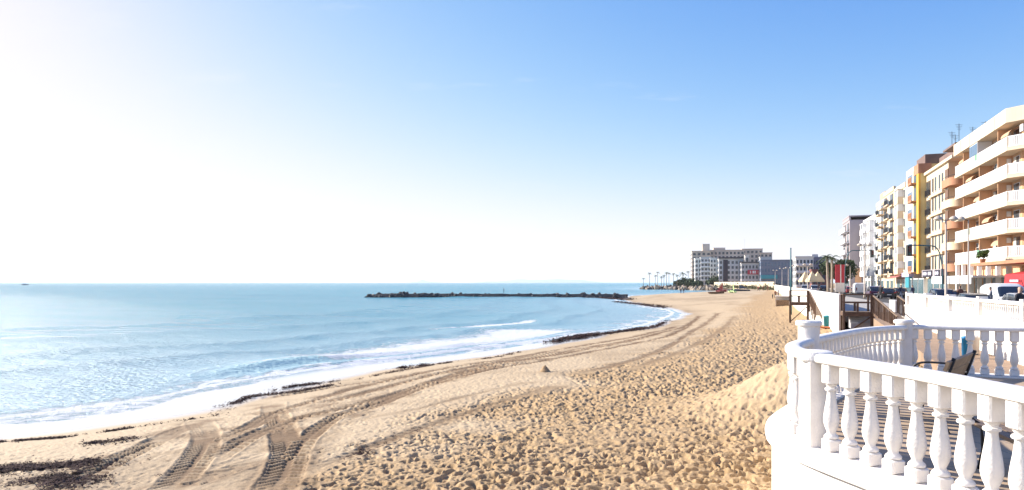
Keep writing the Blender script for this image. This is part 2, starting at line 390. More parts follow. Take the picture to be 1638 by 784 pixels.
rows = np.concatenate([np.arange(2.2, 40, .8), np.arange(40, 420, .92)])
TA = np.linspace(-1.0, 1.0, 1400)
X, Y = polar_grid(rows, 3.9, TA)
Zt, damp, wet_sheen, foot, S = [a.reshape(X.shape) for a in terrain(X.ravel(), Y.ravel())]
me, used = grid_mesh('beach_sand', X, Y, Zt, S > -7)
for nm, a in (('damp', damp), ('wet_sheen', wet_sheen), ('foot', foot)): set_attr(me, nm, a.ravel()[used])
me.materials.append(M_SAND)
beach = tag(link('beach_sand', me), 'pale gold beach sand full of footprints and tractor tracks', 'beach', kind='structure')
def ground_z(x, y):
    return float(terrain(np.array([float(x)]), np.array([float(y)]))[0][0])

# ------------------------------------------------------------------ the sea
M_SEA, n, l, b = nodes_of('sea')
t = n.new('ShaderNodeTexCoord').outputs['Object']
mpn = n.new('ShaderNodeMapping'); mpn.inputs['Scale'].default_value = (.45, 1.0, 1); l.new(t, mpn.inputs[0]); tw = mpn.outputs[0]
shal = attr(n, 'shallow'); foam_a = attr(n, 'foam')
deep = mixc(n, l, ramp(n, l, nz(.02, 4), .35, .65), (.02, .25, .33, 1), (.03, .29, .36, 1))
sc = mixc(n, l, shal, deep, (.36, .52, .57, 1)); sc = mixc(n, l, attr(n, 'face_glow'), sc, (.55, .78, .72, 1))  # pale teal on the wave front paints in light passing through thin water
fn = mth(n, l, 'ADD', mth(n, l, 'MULTIPLY', nz(1.6, 7, None, .7), .6), mth(n, l, 'MULTIPLY', nz(7, 5, tw, .7), .4))
fm = ramp(n, l, mth(n, l, 'ADD', mth(n, l, 'MULTIPLY', mth(n, l, 'SUBTRACT', fn, .5), 1.5), mth(n, l, 'MULTIPLY', foam_a, 1.0)), .42, .56)
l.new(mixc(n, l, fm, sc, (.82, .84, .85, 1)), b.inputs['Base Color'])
l.new(ramp(n, l, mth(n, l, 'MAXIMUM', fm, attr(n, 'face_glow')), 0, 1, (.22, .22, .22, 1), (.85, .85, .85, 1)), b.inputs['Roughness'])
b.inputs['IOR'].default_value = 1.33; b.inputs['Specular IOR Level'].default_value = .32
h1 = mth(n, l, 'ADD', mth(n, l, 'MULTIPLY', nz(.7, 4, tw), .30), mth(n, l, 'MULTIPLY', nz(2.6, 5, tw), .5))
h1 = mth(n, l, 'ADD', h1, mth(n, l, 'MULTIPLY', nz(9, 4, tw), .3))
h1 = mth(n, l, 'ADD', h1, mth(n, l, 'MULTIPLY', fm, mth(n, l, 'MULTIPLY', nz(12, 4), .35)))
bp = n.new('ShaderNodeBump'); bp.inputs['Strength'].default_value = 1.0; bp.inputs['Distance'].default_value = .55
l.new(h1, bp.inputs['Height']); l.new(bp.outputs[0], b.inputs['Normal'])

rows = np.concatenate([[.12, .18, .27, .4, .6, .9, 1.3, 1.8, 2.4], np.arange(3, 40, .7), np.arange(40, 460, 1.0)])
X, Y = polar_grid(rows, 5.0, np.linspace(-1.05, 1.05, 1100))
sx, arc = shore_s(X.ravel(), Y.ravel()); x, y = X.ravel(), Y.ravel(); q = -sx
def arc_at(px, py):
    p = on_level(px, py, 0); return float(shore_s(np.array([p.x]), np.array([p.y]))[1][0])
A0, A1, A2, A3, A4 = [arc_at(*p) for p in [(330, 622), (430, 603), (540, 587), (780, 558), (930, 534)]]
r = np.hypot(x, y); fade = np.clip(1.3 - r / 220, 0.0, 1)
wz = np.zeros_like(x); rg = np.random.default_rng(5)
for i in range(16):
    wlth = 2.2 * 1.28 ** i; an = R(rg.uniform(-38, 38)) + R(22); kx, ky = math.sin(an), math.cos(an)
    amp = 0.006 * wlth ** 0.6
    wz += amp * np.sin(2 * math.pi * (kx * x + ky * y) / wlth + rg.uniform(0, 6.28) + 2.5 * fbm(x / 40, y / 40, 200 + i, 2)) * np.clip(1.2 - r / (60 * wlth), 0, 1)
wz *= np.clip(q / 8, .15, 1)
wob = (fbm(arc / 9, arc * 0 + 2, 301, 3) - .5)
def ridge(c, a, wf, wb):
    dq = q - c; return a * np.exp(-(dq / np.where(dq < 0, wf, wb)) ** 2)
win = lambda a0, a1, a2, a3: np.interp(arc, [a0, a1, a2, a3], [0, 1, 1, 0])
q1 = 3.4 + 1.4 * wob; brk = win(A2, A2 + 9, A4, A4 + 10)
main = win(A1 - 4, A1 + 3, A3, A4)
wz += ridge(q1, .42 * main * (1 - .62 * brk), .75, 2.6) + .10 * brk * (fbm(x / .8, y / .8, 351, 3) - .4) * np.clip((q - 2) / 2, 0, 1) * np.clip((16 - q) / 6, 0, 1) + ridge(q1 - 2.4, .16 * win(A1, A2, A3, A4), .5, .8)
wz += ridge(12.5 + 3 * wob, .14 + .1 * wob, 1.0, 2.5) + ridge(21 + 4 * wob, .16, 1.4, 3) + ridge(34 - 5 * wob, .14, 1.8, 4) + ridge(52 + 6 * wob, .14, 2, 5)
runup = .03 + .07 * np.clip(fbm(arc / 5, arc * 0 + 7, 311, 3) * 1.7 - .5, 0, 1)
wz += runup * np.exp(-np.clip(q, 0, None) / 1.6)
# foam: broken white water behind the crest, edge of the swash, little caps
nf = fbm(x / 1.7, y / 1.7, 321, 4)
foam = (0.60 + .3 * nf) * win(A1 + 4, A2 + 3, A4, A4 + 10) * np.clip((q - (q1 - 1.4)) / .8, 0, 1) * np.clip((q1 + 13 + 9 * wob - q) / 9.0, 0, 1)
foam = np.maximum(foam, .62 * win(A0 - 14, A0, A4, A4 + 12) * np.clip((q1 - .8 - q) / .9, 0, 1) * np.clip(fbm(x / 1.3, y / 2.2, 331, 3) * 2.4 - .5, .25, 1))
foam = np.maximum(foam, .8 * np.clip(1 - np.abs(q - .25) / (.6 + .5 * nf), 0, 1))
foam = np.maximum(foam, .55 * win(0, 40, A0 - 4, A0 + 6) * np.clip(1.15 - q / (3.6 + 2 * wob), 0, 1))
foam = np.maximum(foam, .62 * np.exp(-((q - q1 - .2) / .35) ** 2) * main)
foam = np.maximum(foam, np.where(q < .3, .40 + .2 * nf, 0) * win(0, 30, A1, A2))
far_sh = win(A4, A4 + 12, A4 + 90, A4 + 130)
foam = np.maximum(foam, .6 * far_sh * np.clip(1.2 - q / 9, 0, 1) * np.clip(nf * 2.4 - .5, 0.1, 1))
caps = np.exp(-((q - 17 - 6 * wob) / 1.5) ** 2) * win(A4 - 6, A4 + 4, A4 + 18, A4 + 26); foam = np.maximum(foam, .8 * caps)
shallow = (.35 * np.exp(-np.clip(q, 0, None) / 12) + .62 * np.exp(-np.clip(q, 0, None) / 48)) * (1 + .35 * np.clip(main * np.exp(-((q - q1 + .9) / 1.1) ** 2), 0, 1))  # last factor paints the wave front lighter, as if light came through it
me, used = grid_mesh('sea', X, Y, (wz + .0).reshape(X.shape), (sx < 3.6).reshape(X.shape))
set_attr(me, 'foam', foam[used]); set_attr(me, 'face_glow', (.8 * main * (1 - brk) * np.exp(-((q - q1 + .5) / 1.0) ** 2))[used]); set_attr(me, 'shallow', np.clip(shallow, 0, 1)[used])
me.materials.append(M_SEA)
sea = tag(link('sea', me), 'pale blue sea with small waves breaking on the beach', 'sea', kind='structure')

# ------------------------------------------------------------------ street frame: everything along the promenade runs on this bearing
SL = 0.363; TH = math.atan(SL); RZ = -TH; KS = math.sqrt(1 + SL * SL)
def st(c, d): return Vector((c + SL * d, d, 0))          # point on the street line with intercept c at distance d
Z_ST = 2.95
M_WHITE = mat('white_plaster', (.82, .76, .69), .8, .08, 2.5, .4, 30, stain=.3)
M_WHITE2 = mat('white_gloss_paint', (.83, .77, .70), .6, .08, 5, .3, 45, stain=.3)
M_PAVE = mat('tan_paving', (.30, .20, .13), .85, .18, 2.2, .3, 25)
M_ASPH = mat('asphalt', (.055, .055, .058), .9, .2, 4, .3, 60)
M_WALK = mat('pale_pavement', (.40, .37, .33), .85, .12, 3, .2, 30)
def strip(name, c0, c1, d0, d1, z, m, th=.4):
    a, b_, c, d = st(c0, d0), st(c1, d0), st(c1, d1), st(c0, d1)
    v = [(*p[:2], z - th) for p in (a, b_, c, d)] + [(*p[:2], z) for p in (a, b_, c, d)]
    o = link(name, mesh(name, v, [(0, 3, 2, 1), (4, 5, 6, 7), (0, 1, 5, 4), (1, 2, 6, 5), (2, 3, 7, 6), (3, 0, 4, 7)], m))
    return tag(o, kind='structure')
strip('road', 12.8, 23.0, -10, 240, Z_ST - .12, M_ASPH, .5)
strip('pavement', 5.5, 8.68, 46.3, 240, Z_ST, M_WALK, .6); strip('pavement', 8.7, 12.78, 41, 240, Z_ST, M_WALK, .6)
strip('pavement', 8.7, 12.78, 8, 40.98, Z_ST, M_WALK, .6)
strip('pavement', 23.02, 60, -10, 240, Z_ST + .02, M_WALK, .6)
# painted lane line
for k in range(16):
    o = strip('lane_marking', 17.85, 18.0, 20 + k * 9, 24 + k * 9, Z_ST - .116, M_WHITE2, .01)

# ------------------------------------------------------------------ round terrace with its white balustrade
RAIL = [(3.80, -2.0, 0), (3.62, 1.5, 0), (3.47, 4.2, 0), (3.37, 5.6, 0), (3.10, 6.95, 0), (3.30, 8.0, .015), (4.02, 9.25, .04), (5.28, 11.0, .08),
        (6.60, 12.65, .12), (7.85, 13.75, .15), (8.15, 13.85, .15), (9.8, 13.1, .15), (12.0, 12.3, .15), (15, 11.6, .15)]
FLOOR = 3.35; RH = .94
pth = smooth_line([(x, y, FLOOR - dz) for x, y, dz in RAIL], 14)
def path_len(P):
    L = [0]
    for a, b_ in zip(P[:-1], P[1:]): L.append(L[-1] + (b_ - a).length)
    return L
PL = path_len(pth)
def path_at(s_):
    s_ = max(0, min(PL[-1] - 1e-4, s_)); i = max(k for k in range(len(PL)) if PL[k] <= s_); i = min(i, len(pth) - 2)
    f = (s_ - PL[i]) / (PL[i + 1] - PL[i]); p = pth[i].lerp(pth[i + 1], f); i0, i1 = max(0, i - 2), min(len(pth) - 1, i + 3)
    tg = (pth[i1] - pth[i0]); tg.z = 0; tg.normalize(); return p, tg, Vector((-tg.y, tg.x, 0))
def arc_of(x, y): return min(range(len(pth)), key=lambda i: (pth[i].x - x) ** 2 + (pth[i].y - y) ** 2)
def sweep(s0, s1, prof, step=.12, z0=0.0):
    """sweep a closed (outward, up) profile along the rail path"""
    n_ = max(2, int((s1 - s0) / step)); v = []; f = []; k = len(prof)
    for i in range(n_ + 1):
        p, tg, nn = path_at(s0 + (s1 - s0) * i / n_)
        for o_, u_ in prof: v.append(p + nn * o_ + Vector((0, 0, u_ + z0)))
    for i in range(n_):
        for j in range(k): f.append((i * k + j, i * k + (j + 1) % k, (i + 1) * k + (j + 1) % k, (i + 1) * k + j))
    f.append(tuple(range(k))); f.append(tuple(n_ * k + j for j in range(k))[::-1])
    mb = MB(); mb.add(v, f); return mb
S_P = [PL[arc_of(3.68, .2)], PL[arc_of(3.10, 6.95)], PL[arc_of(4.0, 9.22)], PL[arc_of(8.0, 13.85)], PL[-1] - .3]
bal = empty('terrace_balustrade', (0, 0, 0), label='curved white terrace balustrade with turned balusters standing above the beach', cat='balustrade')
def sm(o, ang=35):
    me_ = o.data; me_.polygons.foreach_set('use_smooth', [True] * len(me_.polygons))
    try: me_.set_sharp_from_angle(angle=R(ang))
    except Exception: pass
    return o
# retaining wall and the ledge on it
o = sm(sweep(0, PL[-1], [(.24, -2.6), (.24, -.13), (.0, -.13), (-.2, -.13), (-.2, -2.6)], .15).build('retaining_wall', M_WHITE, bal))
o = sm(sweep(0, PL[-1], [(.27, -.135), (.305, -.115), (.315, -.055), (.305, -.015), (.27, 0), (-.16, 0), (-.17, -.135)], .12).build('ledge', M_WHITE, bal))
# handrails between the posts
railp = [(.086, 0), (.095, .014), (.095, .05), (.082, .072), (.05, .085), (-.05, .085), (-.082, .072), (-.095, .05), (-.095, .014), (-.086, 0)]
for a, b_ in zip(S_P[:-1], S_P[1:]):
    sm(sweep(a + .09, b_ - .09, railp, .1, RH - .085).build('handrail', M_WHITE2, bal), 40)
# turned baluster: square foot and head blocks, vase body
bl = MB()
def rbox(mb, hx, z0, z1, c=.012):
    pr = [(hx - c, z0), (hx, z0 + c), (hx, z1 - c), (hx - c, z1)]
    v = []; f = []
    for h_, z in pr:
        k = h_ - .0; cc = .014
        v += [(k, -k + cc, z), (k, k - cc, z), (k - cc, k, z), (-k + cc, k, z), (-k, k - cc, z), (-k, -k + cc, z), (-k + cc, -k, z), (k - cc, -k, z)]
    for i in range(3):
        for j in range(8): f.append((i * 8 + j, i * 8 + (j + 1) % 8, (i + 1) * 8 + (j + 1) % 8, (i + 1) * 8 + j))
    f.append(tuple(range(8))[::-1]); f.append(tuple(24 + j for j in range(8))); mb.add(v, f)
HB = RH - .085
rbox(bl, .069, 0, .12)
bl.lathe([(.050, .12), (.066, .128), (.068, .142), (.060, .155), (.044, .17), (.040, .185), (.048, .205), (.064, .245), (.073, .29), (.072, .33), (.063, .40),
          (.051, .47), (.043, .53), (.038, .575), (.040, .588), (.056, .592), (.060, .603), (.056, .616), (.041, .620), (.040, .632), (.052, .648), (.055, .66)], 20)
rbox(bl, .068, .655, HB + .004)
bl_me = bl.mesh('baluster', M_WHITE2, True)
try: bl_me.set_sharp_from_angle(angle=R(40))
except Exception: pass
for (a, b_), sp in zip(zip(S_P[:-1], S_P[1:]), (.255, .26, .25, .235)):
    n_ = max(2, int(round((b_ - a - .2) / sp)))
    for i in range(1, n_):
        p, tg, nn = path_at(a + (b_ - a) * i / n_)
        link('baluster', bl_me, bal, p, (0, 0, math.atan2(tg.y, tg.x)))
# posts
def post(s_, w, h, cap, rnd=False):
    p, tg, nn = path_at(s_); mb = MB(); k = w / 2
    if rnd:
        mb.lathe([(k, 0), (k, h), (k + .03, h + .012), (k + .035, h + .05), (k + .02, h + .075), (k - .02, h + cap)], 28)
    else:
        mb.box((-k, k), (-k, k), (0, h)); mb.lathe([(k * 1.25, h + .001), (k * 1.34, h + .02), (k * 1.34, h + .055), (k * 1.2, h + cap - .01), (k * .9, h + cap)], 28)
    o_ = mb.build('post', M_WHITE2, bal, False, p, (0, 0, math.atan2(tg.y, tg.x))); sm(o_, 30)
post(S_P[0], .27, RH, .06); post(S_P[1], .25, RH - .09, .11); post(S_P[2], .27, RH + .16, .06, True); post(S_P[3], .28, RH + .03, .085); post(S_P[4], .28, RH + .03, .085)
# fallen relief panel moulding on the pier between the first two posts
p0, tg, nn = path_at((S_P[1] + S_P[2]) / 2)
# floor of the terrace
fv = [(9.5, 7.0, 3.26)]; ff = []
for q_ in pth: fv.append((q_.x + .06, q_.y - .02 if q_.x > 7 else q_.y, q_.z - .035))
fv += [(15, -2, 3.3)]
for i in range(1, len(fv) - 1): ff.append((0, i + 1, i))
ff.append((0, 1, len(fv) - 1))
M_TILE, n, l, b = nodes_of('terrace_tiles')
t = n.new('ShaderNodeTexCoord').outputs['Object']
br = n.new('ShaderNodeTexBrick'); br.inputs['Scale'].default_value = 1.0; br.offset = 0.0; l.new(t, br.inputs['Vector'])
for i_, v_ in (('Brick Width', .33), ('Row Height', .33), ('Mortar Size', .008)): br.inputs[i_].default_value = v_
br.inputs['Color1'].default_value = (.50, .35, .22, 1); br.inputs['Color2'].default_value = (.43, .30, .185, 1); br.inputs['Mortar'].default_value = (.22, .18, .14, 1)
l.new(mixc(n, l, mth(n, l, 'MULTIPLY', nz(3, 5), .35), br.outputs[0], (.54, .40, .27, 1)), b.inputs['Base Color']); b.inputs['Roughness'].default_value = .85
tag(link('terrace_floor', mesh('terrace_floor', fv, ff, M_TILE)), kind='structure')

# ------------------------------------------------------------------ benches
M_WOODB = mat('bench_wood', (.20, .135, .085), .55, .3, 6, .2, 30)
M_IRON = mat('dark_iron', (.035, .035, .04), .45, .2, 8, 0, 40, .6)
def bench(loc, rz, label):
    t_ = empty('park_bench', loc, rz, label, 'bench', 'benches on the round terrace')
    # local: seat faces +y, length along x
    for k in range(4): box('seat_slat', t_, (-.8, .8), (-.16 + k * .115, -.06 + k * .115), (.42, .452), M_WOODB)
    for k in range(3):
        o_ = box('back_slat', t_, (-.8, .8), (-.02, .012), (-.055, .055), M_WOODB); o_.location = (0, -.235 - k * .045, .55 + k * .125); o_.rotation_euler = (R(20), 0, 0)
    for x_ in (-.62, .62):
        mb = MB(); mb.tube([(x_, .24, 0), (x_, .2, .2), (x_, .22, .41), (x_, -.2, .41), (x_, -.28, .6), (x_, -.37, .88)], .022, 8)
        mb.tube([(x_, -.14, .41), (x_, -.24, .2), (x_, -.32, 0)], .022, 8); mb.build('frame', M_IRON, t_, True)
        mb = MB(); mb.tube(smooth_line([(x_, -.30, .66), (x_, -.05, .69), (x_, .22, .68), (x_, .33, .60), (x_, .31, .50), (x_, .2, .42)], 5), .014, 8)
        mb.build('armrest', M_IRON, t_, True)
        box('foot', t_, (x_ - .03, x_ + .03), (.2, .28), (0, .012), M_IRON)
    return t_
bench((5.14, 8.4, 3.265), R(46.8), 'brown wooden bench with bent iron armrests inside the curved balustrade, facing the sea')
bench((4.35, 5.55, 3.275), R(78), 'slatted bench behind the nearest white balusters, its seat in bluish shade')
bench((7.35, 8.4, 3.235), R(15), 'bench at the right edge of the picture showing only its iron arm')

# ------------------------------------------------------------------ sea walls along the promenade
wallA = box('sea_wall', None, (0, .35), (0, (256 - 46) * KS), (.6, 4.2), M_WHITE)
wallA.location = Vector((*st(5.5, 151)[:2], 2.4)); wallA.rotation_euler = (0, 0, RZ)
tag(wallA, 'long white sea wall running back along the sand towards the far buildings', 'wall')
wb = empty('promenade_balustrade', (*st(8.5, 40)[:2], 0), RZ, 'white promenade balustrade of slim balusters on a tall white wall beside the parked cars', 'balustrade')
LB = (40 - 10) * KS
box('wall', wb, (0, .45), (-LB, 0), (.9, 3.62), M_WHITE); box('coping', wb, (-.04, .49), (-LB, .02), (3.62, 3.70), M_WHITE2)
box('handrail', wb, (.10, .34), (-LB, .02), (4.24, 4.36), M_WHITE2)
pb = MB(); pb.lathe([(.05, 0), (.05, .04), (.03, .06), (.055, .16), (.05, .24), (.03, .4), (.045, .43), (.045, .542)], 8); pbm = pb.mesh('baluster', M_WHITE2, True)
posts_d = [40, 35.5, 31.2, 26.9, 22.4, 18, 13.6]
for d_ in posts_d: box('post', wb, (.06, .38), (-(40 - d_) * KS - .16, -(40 - d_) * KS + .16), (3.7, 4.45), M_WHITE2)
k = .3
while k < LB - .3:
    if min(abs(k - (40 - d_) * KS) for d_ in posts_d) > .2: link('baluster', pbm, wb, (.22, -k, 3.7))
    k += .235
# sloping path below the balustrade
v = [(*st(7.0, 42)[:2], 2.8), (*st(8.49, 42)[:2], 2.8), (*st(8.49, 24)[:2], 2.33), (*st(6.0, 24)[:2], 2.33), (*st(8.49, 8)[:2], 2.28), (*st(5.0, 8)[:2], 2.2)]
v2 = [(a, b_, c - .5) for a, b_, c in v]
tag(link('beach_path', mesh('beach_path', v + v2, [(0, 3, 2, 1), (3, 5, 4, 2), (0, 6, 9, 3), (3, 9, 11, 5), (0, 1, 7, 6)], M_PAVE)), kind='structure')
# flight of grey concrete steps in the gap of the wall
M_CONC = mat('grey_concrete', (.36, .35, .36), .85, .12, 3, .2, 25)
sp_ = empty('stone_steps', (*st(5.95, 46.2)[:2], 0), RZ, 'grey concrete steps leading up through the gap in the sea wall', 'steps')
for k in range(5): box('step', sp_, (0, 2.5), (-k * .34 - .34, -k * .34), (2.0, 3.0 - k * .16), M_CONC)
box('side_wall', sp_, (2.52, 2.78), (-1.9, .2), (2.0, 3.85), M_WHITE)

# ------------------------------------------------------------------ breakwater of dark boulders
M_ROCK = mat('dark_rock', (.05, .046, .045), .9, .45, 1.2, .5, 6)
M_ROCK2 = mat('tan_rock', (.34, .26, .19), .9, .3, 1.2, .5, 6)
def rock_mesh(m, seed):
    rg_ = random.Random(seed); bm = bmesh.new(); bmesh.ops.create_icosphere(bm, subdivisions=1, radius=1)
    for v_ in bm.verts: v_.co *= rg_.uniform(.72, 1.15)
    me_ = bpy.data.meshes.new('rock'); bm.to_mesh(me_); bm.free(); me_.materials.append(m); return me_
ROCKS = [rock_mesh(M_ROCK, i) for i in range(7)]; ROCKS2 = [rock_mesh(M_ROCK2, 30 + i) for i in range(4)]
a = on_level(590, 475.2, 0); c = on_level(1003, 477, 0)
bw = empty('breakwater', (a.x, a.y, 0), 0, 'low dark breakwater of piled boulders reaching out into the sea', 'breakwater')
dirv = (c - a); LBW = dirv.length; dirv.normalize(); nrm = Vector((-dirv.y, dirv.x, 0))
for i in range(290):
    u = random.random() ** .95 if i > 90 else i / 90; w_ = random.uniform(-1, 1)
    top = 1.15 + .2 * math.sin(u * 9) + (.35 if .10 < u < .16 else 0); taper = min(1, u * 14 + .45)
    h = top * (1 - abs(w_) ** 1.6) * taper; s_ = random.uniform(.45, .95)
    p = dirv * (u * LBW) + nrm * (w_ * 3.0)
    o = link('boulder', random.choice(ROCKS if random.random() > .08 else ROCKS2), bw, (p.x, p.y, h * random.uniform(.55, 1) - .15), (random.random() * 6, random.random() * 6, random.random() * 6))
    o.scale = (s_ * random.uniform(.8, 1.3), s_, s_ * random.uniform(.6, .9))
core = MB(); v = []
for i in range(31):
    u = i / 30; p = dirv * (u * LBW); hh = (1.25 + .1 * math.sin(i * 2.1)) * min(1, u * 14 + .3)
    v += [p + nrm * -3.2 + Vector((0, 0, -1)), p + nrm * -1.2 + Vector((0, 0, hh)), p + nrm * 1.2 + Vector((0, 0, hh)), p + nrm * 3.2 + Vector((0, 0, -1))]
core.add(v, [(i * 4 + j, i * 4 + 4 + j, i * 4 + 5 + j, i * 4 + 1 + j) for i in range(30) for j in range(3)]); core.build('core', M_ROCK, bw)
# boulders of the far headland
hl = empty('headland_rocks', (0, 0, 0), 0, 'tan boulders edging the far headland below the palms', 'rocks')
for i in range(150):
    u = random.random(); px = 1024 + u * 130; D = 505 - u * 95 + random.uniform(-6, 12)
    x_ = (px - HX) / FOC * D; s_, _a = shore_s(np.array([x_]), np.array([D])); zb = max(0.1, float(beach_z(s_)[0]))
    o = link('boulder', random.choice(ROCKS2 if random.random() > .25 else ROCKS), hl, (x_, D, zb + random.uniform(0, .8)), (random.random() * 6, random.random() * 6, random.random() * 6))
    k = random.uniform(1.0, 2.2); o.scale = (k * 1.5, k, k * .7)
M_SCRUB = mat('scrub_green', (.10, .10, .05), .9, .4, .8)

# ------------------------------------------------------------------ dried sea grass thrown up by the waves
def weed_patch(pts, width, count, size, hgt):
    P = [ground_at(*p) for p in pts]; L = [0]
    for (x0, y0), (x1, y1) in zip(P[:-1], P[1:]): L.append(L[-1] + math.hypot(x1 - x0, y1 - y0))
    out = []
    while len(out) < count:
        s_ = random.random() * L[-1]; i = max(k for k in range(len(L) - 1) if L[k] <= s_); f = (s_ - L[i]) / max(1e-6, L[i + 1] - L[i])
        x_ = P[i][0] + (P[i + 1][0] - P[i][0]) * f; y_ = P[i][1] + (P[i + 1][1] - P[i][1]) * f
        ang = random.random() * 6.283; rr = width * abs(random.gauss(0, .5)); x_ += math.cos(ang) * rr; y_ += math.sin(ang) * rr
        if vnoise(np.array([x_ * 1.3]), np.array([y_ * 1.3]), 404)[0] + .35 * vnoise(np.array([x_ * 4.]), np.array([y_ * 4.]), 405)[0] < .62 + .16 * (rr / width): 
            if random.random() > .06: continue
        out.append((x_, y_, size, hgt))
    return out
W = []
W += weed_patch([(0, 708), (90, 702), (180, 690), (280, 674), (345, 665)], .28, 900, .10, .04)
W += weed_patch([(345, 665), (365, 648), (400, 634), (470, 627), (540, 615)], .55, 1500, .11, .06)
W += weed_patch([(-60, 770), (20, 750), (80, 755), (120, 775)], 1.35, 7000, .075, .05)
W += weed_patch([(110, 745), (160, 738)], .8, 700, .10, .06); W += weed_patch([(150, 712), (215, 703)], .6, 450, .10, .05)
W += weed_patch([(440, 625), (470, 618), (540, 610)], .5, 600, .12, .07); W += weed_patch([(640, 590), (680, 585)], .6, 420, .14, .10)
W += weed_patch([(540, 612), (600, 602), (720, 580), (790, 572), (830, 563)], .45, 900, .13, .06)
W += weed_patch([(880, 548), (920, 542), (960, 536), (1000, 530), (1045, 523)], 1.2, 2600, .24, .16)
W += weed_patch([(900, 543), (960, 534)], 1.2, 1400, .24, .16)
W += weed_patch([(1068, 513), (1050, 522)], .8, 400, .24, .1)
W += weed_patch([(985, 484), (1020, 487), (1050, 490), (1062, 492)], 2.0, 1300, .42, .2); W += weed_patch([(960, 480), (1010, 479.5)], 2.2, 700, .6, .3)
W += weed_patch([(530, 748), (560, 732), (650, 690)], .7, 260, .08, .03)
Wx = np.array([w[0] for w in W]); Wy = np.array([w[1] for w in W]); Wz = terrain(Wx, Wy)[0]
rg = np.random.default_rng(3); V = []; F = []
for i, (x_, y_, sz, hg) in enumerate(W):
    z0 = max(float(Wz[i]), .02) + abs(rg.normal(0, hg * .5)); a = rg.random() * 6.283; ln = sz * rg.uniform(.5, 1.5); wd = sz * rg.uniform(.16, .4); tz = rg.uniform(-.35, .35) * ln
    ux, uy = math.cos(a) * ln / 2, math.sin(a) * ln / 2; vx, vy = -math.sin(a) * wd / 2, math.cos(a) * wd / 2; k = len(V); bend = rg.uniform(.0, .3) * ln
    V += [(x_ - ux - vx, y_ - uy - vy, z0 - tz / 2), (x_ - ux + vx, y_ - uy + vy, z0 - tz / 2 + wd * .3), (x_ + vx, y_ + vy, z0 + bend), (x_ - vx, y_ - vy, z0 + bend), (x_ + ux - vx, y_ + uy - vy, z0 + tz / 2), (x_ + ux + vx, y_ + uy + vy, z0 + tz / 2)]
    F += [(k, k + 1, k + 2, k + 3), (k + 3, k + 2, k + 5, k + 4)]
M_WEED = mat('dry_seagrass', (.085, .050, .042), .95, .5, 2.5, spec=.1)
tag(link('seaweed', mesh('seaweed', V, F, M_WEED)), 'dark dried seaweed strewn along the tide line', 'seaweed', kind='stuff')

# small sandcastle-like heap
cx, cy = ground_at(872, 597); mb = MB(); rr_ = random.Random(4)
for k, (ra, zz) in enumerate([(.42, -.05), (.3, .1), (.2, .24), (.1, .36), (.03, .42)]): pass
prof = [(.30, -.05), (.24, .03), (.17, .11), (.12, .18), (.06, .25), (.02, .28)]
mb.lathe(prof, 14); mb.v = [(x_ * (1 + .25 * rr_.uniform(-1, 1)), y_ * (1 + .25 * rr_.uniform(-1, 1)), z_ + .03 * rr_.uniform(-1, 1)) for x_, y_, z_ in mb.v]
tag(mb.build('sand_heap', mat('packed_sand', (.36, .235, .125), .95, .25, 6, .5, 18), None, True, (cx, cy, ground_z(cx, cy))), 'small brown cone of heaped sand alone beside the tractor tracks', 'sand heap')

